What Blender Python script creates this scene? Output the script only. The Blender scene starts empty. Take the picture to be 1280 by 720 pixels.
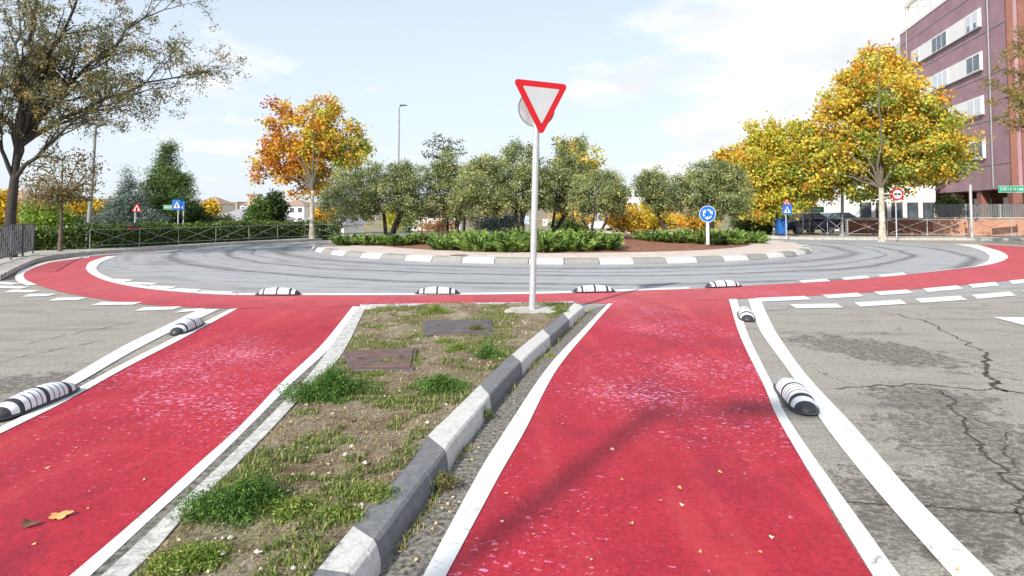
import bpy, math, random
import numpy as np
from mathutils import Vector, Matrix, noise as mnoise
R = math.radians
random.seed(7)
scene = bpy.context.scene
col = scene.collection

# ------------------------------------------------------------------ camera
FPX = 760.0; HC = 1.5; HY = 265.0; PITCH = R(2.5)
CY0 = HY - FPX * math.tan(PITCH)
cam_d = bpy.data.cameras.new("camera")
cam = bpy.data.objects.new("camera", cam_d); col.objects.link(cam)
cam.location = (0, 0, HC); cam.rotation_euler = (math.pi / 2 + PITCH, 0, 0)
cam_d.sensor_width = 36; cam_d.lens = FPX / 1280 * 36
cam_d.shift_y = -(360 - CY0) / 1280
cam_d.clip_end = 6000; cam_d.clip_start = .05
scene.camera = cam

# ------------------------------------------------------------------ sun and sky
SUN_EL = R(33)
SUN_DIR = Vector((-.55, -.84, 0)).normalized()            # horizontal direction towards the sun (behind, left)
world = bpy.data.worlds.new("World"); scene.world = world; world.use_nodes = True
wn = world.node_tree; wn.nodes.clear()
W = wn.nodes.new; WL = wn.links.new
wout = W('ShaderNodeOutputWorld'); bg = W('ShaderNodeBackground')
sky = W('ShaderNodeTexSky'); sky.sky_type = 'NISHITA'; sky.sun_disc = False
sky.sun_elevation = SUN_EL; sky.sun_rotation = math.atan2(SUN_DIR.x, SUN_DIR.y)
sky.air_density = 1.0; sky.dust_density = .6; sky.ozone_density = 1.2
tc = W('ShaderNodeTexCoord'); sep = W('ShaderNodeSeparateXYZ'); WL(tc.outputs['Generated'], sep.inputs[0])
# cloud plane coordinates: direction / (z + small)
zc = W('ShaderNodeMath'); zc.operation = 'MAXIMUM'; zc.inputs[1].default_value = 0.0; WL(sep.outputs[2], zc.inputs[0])
za = W('ShaderNodeMath'); za.operation = 'ADD'; za.inputs[1].default_value = .18; WL(zc.outputs[0], za.inputs[0])
dx = W('ShaderNodeMath'); dx.operation = 'DIVIDE'; WL(sep.outputs[0], dx.inputs[0]); WL(za.outputs[0], dx.inputs[1])
dy = W('ShaderNodeMath'); dy.operation = 'DIVIDE'; WL(sep.outputs[1], dy.inputs[0]); WL(za.outputs[0], dy.inputs[1])
cb = W('ShaderNodeCombineXYZ'); WL(dx.outputs[0], cb.inputs[0]); WL(dy.outputs[0], cb.inputs[1])
nz = W('ShaderNodeTexNoise'); nz.inputs['Scale'].default_value = 1.1; nz.inputs['Detail'].default_value = 9; nz.inputs['Roughness'].default_value = .58
WL(cb.outputs[0], nz.inputs['Vector'])
# more cloud towards +x
bx_ = W('ShaderNodeMath'); bx_.operation = 'MULTIPLY_ADD'; bx_.inputs[1].default_value = .24; WL(sep.outputs[0], bx_.inputs[0]); WL(nz.outputs[0], bx_.inputs[2])
cr = W('ShaderNodeValToRGB'); cr.color_ramp.elements[0].position = .50; cr.color_ramp.elements[1].position = .60
cr.color_ramp.elements[0].color = (0, 0, 0, 1); cr.color_ramp.elements[1].color = (1, 1, 1, 1)
hz = W('ShaderNodeMapRange'); hz.inputs['From Min'].default_value = .0; hz.inputs['From Max'].default_value = .42
hz.inputs['To Min'].default_value = .97; hz.inputs['To Max'].default_value = .62; WL(sep.outputs[2], hz.inputs['Value'])
dotn = W('ShaderNodeVectorMath'); dotn.operation = 'DOT_PRODUCT'; dotn.inputs[1].default_value = Vector((.43, .86, .24)).normalized(); WL(tc.outputs['Generated'], dotn.inputs[0])
bmp_ = W('ShaderNodeMapRange'); bmp_.inputs['From Min'].default_value = .93; bmp_.inputs['From Max'].default_value = .99; bmp_.inputs['To Min'].default_value = -.05; bmp_.inputs['To Max'].default_value = .125; WL(dotn.outputs['Value'], bmp_.inputs['Value'])
add_ = W('ShaderNodeMath'); add_.operation = 'ADD'; WL(nz.outputs[0], add_.inputs[0]); WL(bmp_.outputs[0], add_.inputs[1]); WL(add_.outputs[0], cr.inputs[0])
mixc = W('ShaderNodeMixRGB'); WL(hz.outputs[0], mixc.inputs[0]); WL(sky.outputs[0], mixc.inputs[1])
mixc.inputs[2].default_value = (3.45, 3.78, 4.12, 1)
mixd = W('ShaderNodeMixRGB'); WL(cr.outputs[0], mixd.inputs[0]); WL(mixc.outputs[0], mixd.inputs[1]); nz2 = W('ShaderNodeTexNoise'); nz2.inputs['Scale'].default_value = 2.6; nz2.inputs['Detail'].default_value = 8; WL(cb.outputs[0], nz2.inputs['Vector'])
cr2 = W('ShaderNodeValToRGB'); cr2.color_ramp.elements[0].position = .38; cr2.color_ramp.elements[1].position = .60; cr2.color_ramp.elements[0].color = (3.75, 3.88, 4.05, 1); cr2.color_ramp.elements[1].color = (4.6, 4.62, 4.65, 1)
WL(nz2.outputs[0], cr2.inputs[0]); WL(cr2.outputs[0], mixd.inputs[2])
WL(mixd.outputs[0], bg.inputs[0]); bg.inputs[1].default_value = .125
WL(bg.outputs[0], wout.inputs[0])
sun_d = bpy.data.lights.new("sun", 'SUN'); sun_d.energy = 3.2; sun_d.angle = R(.55); sun_d.color = (1, .94, .84)
sun = bpy.data.objects.new("sun", sun_d); col.objects.link(sun)
sdir = Vector((SUN_DIR.x * math.cos(SUN_EL), SUN_DIR.y * math.cos(SUN_EL), math.sin(SUN_EL)))
sun.rotation_euler = (-sdir).to_track_quat('-Z', 'Y').to_euler(); sun.location = sdir * 60
vs = scene.view_settings; vs.view_transform = 'Standard'; vs.look = 'None'; vs.exposure = .95; vs.gamma = 1; vs.use_curve_mapping = False

# ------------------------------------------------------------------ projection helpers
cp, sp = math.cos(PITCH), math.sin(PITCH)
def ray(px, py):
    u = CY0 - py
    return Vector((px - 640, FPX * cp - u * sp, FPX * sp + u * cp))
def at(px, py, Y):
    r = ray(px, py); return Vector((0, 0, HC)) + r * (Y / r.y)
def gnd(px, py, z=0.0):
    r = ray(px, py); return Vector((0, 0, HC)) + r * ((z - HC) / r.z)

# ------------------------------------------------------------------ object helpers
def tag(o, label=None, cat=None, group=None, kind=None):
    if label: o['label'] = label
    if cat: o['category'] = cat
    if group: o['group'] = group
    if kind: o['kind'] = kind
    return o
def thing(name, loc, label, cat, group=None, rz=0, rot=None):
    o = bpy.data.objects.new(name, None); col.objects.link(o); o.location = loc
    o.rotation_euler = rot if rot else (0, 0, rz); o.empty_display_size = .2
    return tag(o, label, cat, group)
def copy_thing(o, loc, rz=0, label=None, scale=None, parent=None):
    c = o.copy(); col.objects.link(c)
    if parent is None:
        c.location = loc; c.rotation_euler = (0, 0, rz)
        if scale: c.scale = scale
        if label: c['label'] = label
    else: c.parent = parent
    for ch in [x for x in bpy.data.objects if x.parent == o]:
        copy_thing(ch, None, parent=c)
    return c

class MB:
    def __init__(s): s.v = []; s.f = []; s.m = []; s.sm = []
    def add(s, vs, fs, mi=0, smooth=False):
        b = len(s.v); s.v += [tuple(p) for p in vs]
        for f in fs: s.f.append([b + i for i in f]); s.m.append(mi); s.sm.append(smooth)
    def box(s, c, d, mi=0, rz=0, M=None):
        hx, hy, hz_ = d[0] / 2, d[1] / 2, d[2] / 2
        vs = [Vector((x, y, z)) for x in (-hx, hx) for y in (-hy, hy) for z in (-hz_, hz_)]
        if rz: vs = [Matrix.Rotation(rz, 3, 'Z') @ p for p in vs]
        vs = [p + Vector(c) for p in vs]
        if M: vs = [M @ p for p in vs]
        s.add(vs, [(0, 1, 3, 2), (4, 6, 7, 5), (0, 4, 5, 1), (2, 3, 7, 6), (0, 2, 6, 4), (1, 5, 7, 3)], mi)
    def tube(s, pts, rad, n=10, mi=0, cap=True, smooth=True):
        pts = [Vector(p) for p in pts]
        if not hasattr(rad, '__len__'): rad = [rad] * len(pts)
        rings = []; ref = None
        for i, p in enumerate(pts):
            d = (pts[min(i + 1, len(pts) - 1)] - pts[max(i - 1, 0)])
            if d.length < 1e-9: d = Vector((0, 0, 1))
            d.normalize()
            if ref is None: ref = Vector((1, 0, 0)) if abs(d.x) < .9 else Vector((0, 1, 0))
            a = ref - d * ref.dot(d); a.normalize(); ref = a; b = d.cross(a)
            rings.append([p + (a * math.cos(t) + b * math.sin(t)) * rad[i] for t in [2 * math.pi * k / n for k in range(n)]])
        vs = [q for r_ in rings for q in r_]; fs = []
        for i in range(len(pts) - 1):
            for k in range(n):
                fs.append((i * n + k, i * n + (k + 1) % n, (i + 1) * n + (k + 1) % n, (i + 1) * n + k))
        s.add(vs, fs, mi, smooth)
        if cap:
            s.add(rings[0], [tuple(range(n))[::-1]], mi); s.add(rings[-1], [tuple(range(n))], mi)
    def prism(s, poly, z0, z1, mi=0, M=None):
        n = len(poly)
        vs = [Vector((p[0], p[1], z0)) for p in poly] + [Vector((p[0], p[1], z1)) for p in poly]
        if M: vs = [M @ p for p in vs]
        s.add(vs, [tuple(range(n))[::-1], tuple(range(n, 2 * n))] + [(i, (i + 1) % n, n + (i + 1) % n, n + i) for i in range(n)], mi)
    def build(s, name, mats, parent=None, loc=None, bevel=0):
        me = bpy.data.meshes.new(name); me.from_pydata(s.v, [], s.f)
        if not isinstance(mats, (list, tuple)): mats = [mats]
        for m in mats: me.materials.append(m)
        me.polygons.foreach_set('material_index', s.m); me.polygons.foreach_set('use_smooth', s.sm); me.update()
        o = bpy.data.objects.new(name, me); col.objects.link(o)
        if parent: o.parent = parent
        if loc is not None: o.location = loc
        if bevel:
            b = o.modifiers.new('bevel', 'BEVEL'); b.width = bevel; b.segments = 2; b.limit_method = 'ANGLE'
        return o

# ------------------------------------------------------------------ materials
def newmat(name):
    m = bpy.data.materials.new(name); m.use_nodes = True; nt = m.node_tree
    return m, nt, nt.nodes['Principled BSDF']
def N(nt, t, **kw):
    n = nt.nodes.new(t)
    for k, v in kw.items():
        if k in n.inputs.keys(): n.inputs[k].default_value = v
        else: setattr(n, k, v)
    return n
def coords(nt, kind='object', scale=None):
    if kind == 'world': s = N(nt, 'ShaderNodeNewGeometry').outputs['Position']
    else: s = N(nt, 'ShaderNodeTexCoord').outputs['Object']
    if scale:
        mp = N(nt, 'ShaderNodeMapping'); mp.inputs['Scale'].default_value = scale; nt.links.new(s, mp.inputs['Vector']); s = mp.outputs[0]
    return s
def noise(nt, vec, scale, detail=4, rough=.55, dist=0):
    n = N(nt, 'ShaderNodeTexNoise'); n.inputs['Scale'].default_value = scale; n.inputs['Detail'].default_value = detail
    n.inputs['Roughness'].default_value = rough; n.inputs['Distortion'].default_value = dist; nt.links.new(vec, n.inputs['Vector']); return n.outputs['Fac']
def ramp(nt, fac, stops, interp='LINEAR'):
    r = N(nt, 'ShaderNodeValToRGB'); e = r.color_ramp.elements; r.color_ramp.interpolation = interp
    while len(e) < len(stops): e.new(.5)
    for i, (p, c) in enumerate(stops):
        e[i].position = p
        e[i].color = (c, c, c, 1) if not hasattr(c, '__len__') else (*c, 1)
    nt.links.new(fac, r.inputs[0]); return r.outputs[0]
def mix(nt, fac, a, b, mode='MIX'):
    m = N(nt, 'ShaderNodeMixRGB'); m.blend_type = mode
    for i, v in ((0, fac), (1, a), (2, b)):
        if hasattr(v, 'is_linked'): nt.links.new(v, m.inputs[i])
        elif i == 0: m.inputs[0].default_value = v
        else: m.inputs[i].default_value = (*v, 1)
    return m.outputs[0]
def math_(nt, op, a, b=None, c=None, clamp=False):
    m = N(nt, 'ShaderNodeMath'); m.operation = op; m.use_clamp = clamp
    for i, v in ((0, a), (1, b), (2, c)):
        if v is None: continue
        if hasattr(v, 'is_linked'): nt.links.new(v, m.inputs[i])
        else: m.inputs[i].default_value = v
    return m.outputs[0]
def bump(nt, bsdf, h, strength=.3, dist=.01):
    b = N(nt, 'ShaderNodeBump'); b.inputs['Strength'].default_value = strength; b.inputs['Distance'].default_value = dist
    nt.links.new(h, b.inputs['Height']); nt.links.new(b.outputs[0], bsdf.inputs['Normal'])
def simple(name, c, rough=.6, var=.15, scale=8, metal=0, bmp=.1, kind='object', spec=.4):
    m, nt, b = newmat(name); v = coords(nt, kind)
    n = noise(nt, v, scale, 5, .6)
    d = tuple(x * (1 - var) for x in c); l = tuple(min(1, x * (1 + var)) for x in c)
    nt.links.new(ramp(nt, n, [(.3, d), (.7, l)]), b.inputs['Base Color'])
    b.inputs['Roughness'].default_value = rough; b.inputs['Metallic'].default_value = metal; b.inputs['Specular IOR Level'].default_value = spec
    if bmp: bump(nt, b, noise(nt, v, scale * 6, 3), bmp, .004)
    return m

ICX, ICY, IR = 2.0, 28.2, 10.7                          # traffic island centre and radius

def stain(nt, pos, cx, cy, rx, ry, ang, sc=3.0, thr=.5):
    """dirt stain of its own shape round one spot of the ground"""
    mp = N(nt, 'ShaderNodeMapping'); mp.vector_type = 'TEXTURE'
    mp.inputs['Location'].default_value = (cx, cy, 0); mp.inputs['Rotation'].default_value = (0, 0, ang); mp.inputs['Scale'].default_value = (rx, ry, 1)
    nt.links.new(pos, mp.inputs['Vector'])
    fl = N(nt, 'ShaderNodeVectorMath'); fl.operation = 'MULTIPLY'; fl.inputs[1].default_value = (1, 1, 0); nt.links.new(mp.outputs[0], fl.inputs[0])
    ln = N(nt, 'ShaderNodeVectorMath'); ln.operation = 'LENGTH'; nt.links.new(fl.outputs[0], ln.inputs[0])
    n = noise(nt, pos, sc, 8, .72, .6)
    s = math_(nt, 'MULTIPLY_ADD', ln.outputs['Value'], -.42, n)
    return ramp(nt, s, [(thr - .27, 0.0), (thr - .22, 1.0)])

def asphalt():
    m, nt, b = newmat('asphalt'); pos = coords(nt, 'world')
    big = noise(nt, pos, .35, 5, .6); mid = noise(nt, pos, 2.2, 6, .65); fine = noise(nt, pos, 62, 5, .8); grit = noise(nt, pos, 30, 5, .8)
    c = ramp(nt, big, [(.3, (.27, .256, .235)), (.7, (.37, .352, .325))])
    c = mix(nt, .45, c, ramp(nt, mid, [(.3, (.17, .163, .152)), (.68, (.46, .44, .405))]))
    c = mix(nt, .68, c, ramp(nt, fine, [(.32, (.07, .07, .07)), (.5, (.34, .325, .30)), (.66, (.66, .635, .59))]), 'MIX')
    c = mix(nt, ramp(nt, grit, [(.54, 0.0), (.64, .8)]), c, (.09, .087, .082))
    vr = N(nt, 'ShaderNodeTexVoronoi'); vr.feature = 'DISTANCE_TO_EDGE'; vr.inputs['Scale'].default_value = 1.1
    nd = N(nt, 'ShaderNodeTexNoise'); nd.inputs['Scale'].default_value = 5; nd.inputs['Detail'].default_value = 5; nt.links.new(pos, nd.inputs['Vector'])
    wv = N(nt, 'ShaderNodeVectorMath'); wv.operation = 'MULTIPLY_ADD'; wv.inputs[1].default_value = (.5, .5, 0); nt.links.new(nd.outputs['Color'], wv.inputs[0]); nt.links.new(pos, wv.inputs[2]); nt.links.new(wv.outputs[0], vr.inputs['Vector'])
    ck = math_(nt, 'MULTIPLY', ramp(nt, vr.outputs['Distance'], [(.004, 1.0), (.014, 0.0)]), ramp(nt, mid, [(.50, 0.0), (.60, .8)]))
    c = mix(nt, ck, c, (.07, .066, .06))
    blot = noise(nt, coords(nt, 'world', (1.6, .9, 1)), 5.5, 8, .78, .8)
    c = mix(nt, math_(nt, 'MULTIPLY', ramp(nt, blot, [(.58, 0.0), (.66, .75)]), ramp(nt, big, [(.42, 0.0), (.55, 1.0)])), c, (.12, .108, .09))
    # bluish, smoother surface on the roundabout carriageway, with tyre tracks that follow the circle
    sub = N(nt, 'ShaderNodeVectorMath'); sub.operation = 'SUBTRACT'; sub.inputs[1].default_value = (ICX, ICY, 0); nt.links.new(pos, sub.inputs[0])
    ln = N(nt, 'ShaderNodeVectorMath'); ln.operation = 'LENGTH'; nt.links.new(sub.outputs[0], ln.inputs[0]); r = ln.outputs['Value']
    sx = N(nt, 'ShaderNodeSeparateXYZ'); nt.links.new(sub.outputs[0], sx.inputs[0])
    ang = math_(nt, 'ARCTAN2', sx.outputs[1], sx.outputs[0])
    cxy = N(nt, 'ShaderNodeCombineXYZ'); nt.links.new(math_(nt, 'MULTIPLY', r, 1.0), cxy.inputs[0]); nt.links.new(math_(nt, 'MULTIPLY', ang, 1.3), cxy.inputs[1])
    tr = noise(nt, cxy.outputs[0], 2.6, 6, .68)
    inring = math_(nt, 'MULTIPLY', ramp(nt, math_(nt, 'DIVIDE', r, 30), [(.57, 1.0), (.64, 0.0)]), 1.0)
    c = mix(nt, math_(nt, 'MULTIPLY', inring, .55), c, (.36, .38, .425))
    c = mix(nt, math_(nt, 'MULTIPLY', math_(nt, 'MULTIPLY', inring, ramp(nt, noise(nt, pos, .16, 3), [(.42, .12), (.62, 1.0)])), ramp(nt, tr, [(.50, 0.0), (.64, .7)])), c, (.13, .132, .145))
    # narrow dark tyre line
    w = math_(nt, 'MULTIPLY_ADD', noise(nt, pos, .25, 2), .9, r)
    for r0, wd, st in ((13.75, .20, 1.0), (15.5, .26, .9), (11.9, .4, .75), (12.9, .10, .8)):
        dd = math_(nt, 'ABSOLUTE', math_(nt, 'SUBTRACT', w, r0 + .45))
        line = math_(nt, 'MULTIPLY', ramp(nt, dd, [(0.0, 1.0), (wd, 0.0)]), ramp(nt, mid, [(.35, .4 * st), (.6, st)]))
        c = mix(nt, math_(nt, 'MULTIPLY', line, inring), c, (.06, .06, .07))
    c = mix(nt, math_(nt, 'SUBTRACT', 1.0, inring), c, mix(nt, 1.0, c, (.93, .895, .845), 'MULTIPLY'))
    # stains: damp/oil patches on the right hand road, dirt on the left
    g = gnd(1090, 437); g2 = gnd(1165, 500); g3 = gnd(1250, 560); g4 = gnd(20, 480); g5 = gnd(1120, 640); g6 = gnd(1230, 640)
    for (cx, cy, rx, ry, a, sc, th, st) in ((g.x, g.y, .75, 1.25, .55, 4.5, .44, 1.0), (g2.x, g2.y, .6, .5, .2, 6, .43, 1.0), (g3.x, g3.y, .7, .9, .2, 7, .40, .9),
                                        (g4.x, g4.y, 1.4, .5, .3, 5, .5, 1.0), (g5.x, g5.y, .6, .5, 0, 7, .38, .8), (g6.x, g6.y, .7, .6, 0, 7, .40, .8)):
        f = stain(nt, pos, cx, cy, rx, ry, a, sc, th)
        c = mix(nt, math_(nt, 'MULTIPLY', math_(nt, 'MULTIPLY', f, ramp(nt, noise(nt, coords(nt, 'world', (1, 1.5, 1)), 17, 7, .82, .4), [(.46, 1.0), (.56, .12)])), st), c, (.095, .082, .068))
    # dull transverse wash marks on the left road
    mp = N(nt, 'ShaderNodeMapping'); mp.inputs['Scale'].default_value = (.5, 2.2, 1); mp.inputs['Rotation'].default_value = (0, 0, -.35); nt.links.new(pos, mp.inputs['Vector'])
    st2 = noise(nt, mp.outputs[0], 1.3, 6, .7)
    c = mix(nt, ramp(nt, st2, [(.5, 0.0), (.66, .55)]), c, (.15, .145, .135))
    nt.links.new(c, b.inputs['Base Color']); b.inputs['Roughness'].default_value = .78; b.inputs['Specular IOR Level'].default_value = .35
    bump(nt, b, math_(nt, 'ADD', fine, math_(nt, 'MULTIPLY', grit, 1.2)), .8, .006)
    return m
def red_surface():
    m, nt, b = newmat('red_lane'); pos = coords(nt, 'world')
    big = noise(nt, pos, .7, 5, .6); mid = noise(nt, pos, 4, 7, .72); fine = noise(nt, pos, 130, 3, .7); grit = noise(nt, pos, 34, 6, .78)
    c = ramp(nt, big, [(.3, (.30, .005, .018)), (.7, (.48, .012, .030))])
    c = mix(nt, .35, c, ramp(nt, mid, [(.3, (.27, .005, .018)), (.7, (.60, .04, .07))]))
    c = mix(nt, ramp(nt, grit, [(.40, .6), (.52, 0.0)]), c, (.17, .004, .018))
    c = mix(nt, ramp(nt, fine, [(.52, 0.0), (.8, .3)]), c, (.75, .10, .13))
    mpt = N(nt, 'ShaderNodeMapping'); mpt.inputs['Scale'].default_value = (2.6, .35, 1); mpt.inputs['Rotation'].default_value = (0, 0, .28); nt.links.new(pos, mpt.inputs['Vector'])
    c = mix(nt, ramp(nt, noise(nt, mpt.outputs[0], 1.0, 6, .65), [(.50, 0.0), (.68, .40)]), c, (.56, .07, .07))
    c = mix(nt, ramp(nt, noise(nt, coords(nt, 'world', (1, .6, 1)), 1.1, 6, .7, .5), [(.52, 0.0), (.64, .55)]), c, (.17, .006, .024))
    # worn ring: paler, dusty
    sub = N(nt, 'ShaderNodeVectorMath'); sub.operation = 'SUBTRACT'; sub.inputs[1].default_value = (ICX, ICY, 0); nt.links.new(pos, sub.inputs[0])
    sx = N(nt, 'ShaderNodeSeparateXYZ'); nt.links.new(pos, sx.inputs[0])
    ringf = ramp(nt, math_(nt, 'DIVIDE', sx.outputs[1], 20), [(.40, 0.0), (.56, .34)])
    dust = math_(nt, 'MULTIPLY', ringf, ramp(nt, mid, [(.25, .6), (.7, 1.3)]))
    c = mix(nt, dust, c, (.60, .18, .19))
    wear = math_(nt, 'MULTIPLY', ramp(nt, math_(nt, 'ABSOLUTE', sx.outputs[0]), [(.0, .0), (1.0, 0.0)]), 1)
    # pale pink flecks where aggregate shows through, in patches
    f1 = noise(nt, coords(nt, 'world', (20, 30, 1)), 1.0, 5, .74, .5); f2 = noise(nt, pos, 9, 3)
    patch = noise(nt, pos, .55, 4, .6, .3)
    dens = math_(nt, 'MULTIPLY_ADD', patch, 2.6, -1.02)
    gA = gnd(800, 480); gB = gnd(255, 470); gC = gnd(840, 400)
    for (cx, cy, rx, ry, amt) in ((gA.x + .25, gA.y, 1.1, 2.1, .62), (gB.x, gB.y, 1.4, 2.4, .36), (gC.x - .2, gC.y, 1.5, 2.2, .5)):
        mp = N(nt, 'ShaderNodeMapping'); mp.vector_type = 'TEXTURE'; mp.inputs['Location'].default_value = (cx, cy, 0); mp.inputs['Scale'].default_value = (rx, ry, 1)
        nt.links.new(pos, mp.inputs['Vector'])
        l2 = N(nt, 'ShaderNodeVectorMath'); l2.operation = 'LENGTH'; nt.links.new(mp.outputs[0], l2.inputs[0])
        dens = math_(nt, 'ADD', dens, ramp(nt, l2.outputs['Value'], [(0.0, amt), (1.0, 0.0)]))
    dd_ = math_(nt, 'MINIMUM', dens, 1.05)
    fl = ramp(nt, math_(nt, 'MULTIPLY_ADD', dd_, .17, math_(nt, 'SUBTRACT', f1, .2)), [(.472, 0.0), (.515, .72)])
    c = mix(nt, fl, c, mix(nt, f2, (.86, .52, .62), (.68, .13, .40)))
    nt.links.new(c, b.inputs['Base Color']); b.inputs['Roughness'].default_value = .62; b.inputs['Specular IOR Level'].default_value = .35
    bump(nt, b, math_(nt, 'ADD', fine, math_(nt, 'MULTIPLY', grit, .8)), .7, .005)
    return m
def road_paint():
    m, nt, b = newmat('road_paint'); pos = coords(nt, 'world')
    n = noise(nt, pos, 2.5, 6, .7); g = noise(nt, pos, 70, 4, .75)
    c = ramp(nt, n, [(.3, (.60, .595, .58)), (.7, (.78, .78, .77))])
    c = mix(nt, ramp(nt, g, [(.34, .75), (.42, 0.0)]), c, (.36, .35, .34)); c = mix(nt, ramp(nt, noise(nt, pos, 11, 9, .85, .6), [(.38, .9), (.43, 0.0)]), c, (.27, .26, .245)); c = mix(nt, ramp(nt, noise(nt, pos, 3, 5, .7), [(.5, 0.0), (.7, .35)]), c, (.42, .40, .37))
    nt.links.new(c, b.inputs['Base Color']); b.inputs['Roughness'].default_value = .6; bump(nt, b, g, .5, .004)
    return m
def old_paint():
    m, nt, b = newmat('worn_road_paint'); pos = coords(nt, 'world')
    n = noise(nt, pos, 5, 8, .8)
    c = mix(nt, ramp(nt, n, [(.36, 1.0), (.47, .12)]), (.72, .71, .69), (.22, .215, .21))
    nt.links.new(c, b.inputs['Base Color']); b.inputs['Roughness'].default_value = .7
    return m
def kerb_mat(name, base, chip, amt):
    m, nt, b = newmat(name); pos = coords(nt, 'world')
    n = noise(nt, pos, 16, 9, .8, .5); g = noise(nt, pos, 75, 4, .75); bg_ = noise(nt, pos, 2, 4)
    c = mix(nt, ramp(nt, n, [(amt - .12, 0.0), (amt + .06, .85)]), base, chip)
    c = mix(nt, ramp(nt, bg_, [(.35, .0), (.75, .35)]), c, tuple(x * .6 for x in base))
    c = mix(nt, ramp(nt, g, [(.3, .4), (.5, 0.0)]), c, tuple(x * .5 for x in base))
    nt.links.new(c, b.inputs['Base Color']); b.inputs['Roughness'].default_value = .75; bump(nt, b, math_(nt, 'ADD', n, g), .5, .008)
    return m
def soil_mat():
    m, nt, b = newmat('dry_soil'); pos = coords(nt, 'world')
    a = noise(nt, pos, 2.6, 7, .7, .4); f = noise(nt, pos, 45, 5, .75); g = noise(nt, pos, 1.3, 5, .6, .5); s = noise(nt, coords(nt, 'world', (1, 2.5, 1)), 24, 6, .75)
    c = ramp(nt, a, [(.28, (.16, .10, .065)), (.42, (.30, .225, .15)), (.56, (.45, .38, .28)), (.72, (.62, .56, .45))])
    c = mix(nt, ramp(nt, s, [(.5, 0.0), (.72, .6)]), c, (.52, .44, .28))
    c = mix(nt, ramp(nt, noise(nt, pos, 7, 8, .75, .6), [(.50, 0.0), (.62, .7)]), c, (.17, .11, .07)); c = mix(nt, ramp(nt, f, [(.36, .8), (.52, 0.0)]), c, (.08, .055, .035))
    c = mix(nt, ramp(nt, g, [(.52, 0.0), (.64, .4)]), c, (.17, .19, .07))
    nt.links.new(c, b.inputs['Base Color']); b.inputs['Roughness'].default_value = .95; b.inputs['Specular IOR Level'].default_value = .1
    bump(nt, b, math_(nt, 'ADD', f, s), 1.0, .03)
    return m
def brick_mat(name, c1, c2, mortar, scale=1.0, rough=.85):
    m, nt, b = newmat(name); v = coords(nt)
    sx = N(nt, 'ShaderNodeSeparateXYZ'); nt.links.new(v, sx.inputs[0])
    cx = N(nt, 'ShaderNodeCombineXYZ'); nt.links.new(math_(nt, 'ADD', sx.outputs[0], sx.outputs[1]), cx.inputs[0]); nt.links.new(sx.outputs[2], cx.inputs[1])
    br = N(nt, 'ShaderNodeTexBrick'); br.inputs['Scale'].default_value = scale; br.inputs['Brick Width'].default_value = .26; br.inputs['Row Height'].default_value = .075
    br.inputs['Mortar Size'].default_value = .008; br.inputs['Color1'].default_value = (*c1, 1); br.inputs['Color2'].default_value = (*c2, 1); br.inputs['Mortar'].default_value = (*mortar, 1)
    nt.links.new(cx.outputs[0], br.inputs['Vector'])
    n = noise(nt, v, .8, 5, .6)
    c = mix(nt, .5, br.outputs[0], ramp(nt, n, [(.3, tuple(x * .75 for x in c1)), (.7, tuple(x * 1.2 for x in c2))]))
    nt.links.new(c, b.inputs['Base Color']); b.inputs['Roughness'].default_value = rough; bump(nt, b, br.outputs['Fac'], -.3, .01)
    return m
def leaf_mat(name, trans=.35, rough=.5):
    m, nt, b = newmat(name)
    at_ = N(nt, 'ShaderNodeAttribute'); at_.attribute_name = 'Col'
    nt.links.new(at_.outputs['Color'], b.inputs['Base Color']); b.inputs['Roughness'].default_value = rough; b.inputs['Specular IOR Level'].default_value = .3
    t = N(nt, 'ShaderNodeBsdfTranslucent'); nt.links.new(at_.outputs['Color'], t.inputs[0])
    ms = N(nt, 'ShaderNodeMixShader'); ms.inputs[0].default_value = trans
    nt.links.new(b.outputs[0], ms.inputs[1]); nt.links.new(t.outputs[0], ms.inputs[2]); nt.links.new(ms.outputs[0], nt.nodes['Material Output'].inputs[0])
    return m
def bark_mat(name, c, patch=None):
    m, nt, b = newmat(name); v = coords(nt, 'object', (1, 1, .35)); n = noise(nt, v, 14, 7, .7)
    cc = ramp(nt, n, [(.3, tuple(x * .5 for x in c)), (.7, tuple(x * 1.25 for x in c))])
    if patch: cc = mix(nt, ramp(nt, noise(nt, coords(nt), 5, 5), [(.48, 0.0), (.56, .8)]), cc, patch)
    nt.links.new(cc, b.inputs['Base Color']); b.inputs['Roughness'].default_value = .9; bump(nt, b, n, .8, .03)
    return m
def stripes_mat():
    m, nt, b = newmat('striped_rubber'); v = coords(nt)
    sx = N(nt, 'ShaderNodeSeparateXYZ'); nt.links.new(v, sx.inputs[0])
    t = math_(nt, 'ADD', math_(nt, 'DIVIDE', sx.outputs[0], .80), .5)
    blk = 0.0; wht = 1.0
    edges = [0, .10, .175, .225, .285, .297, .355, .367, .42, .432, .475, .525, .572, .584, .635, .647, .70, .712, .765, .825, .895]
    st = [(e, blk if i % 2 == 0 else wht) for i, e in enumerate(edges)]
    f = ramp(nt, t, st, 'CONSTANT')
    f = math_(nt, 'MULTIPLY', f, math_(nt, 'GREATER_THAN', sx.outputs[2], .022))
    n = noise(nt, v, 30, 6, .7)
    wc = ramp(nt, n, [(.3, (.60, .62, .66)), (.6, (.80, .81, .83))]); bc = ramp(nt, n, [(.3, (.012, .014, .02)), (.8, (.05, .055, .065))])
    nt.links.new(mix(nt, f, bc, wc), b.inputs['Base Color']); b.inputs['Roughness'].default_value = .5
    bump(nt, b, n, .2, .004)
    return m

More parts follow.
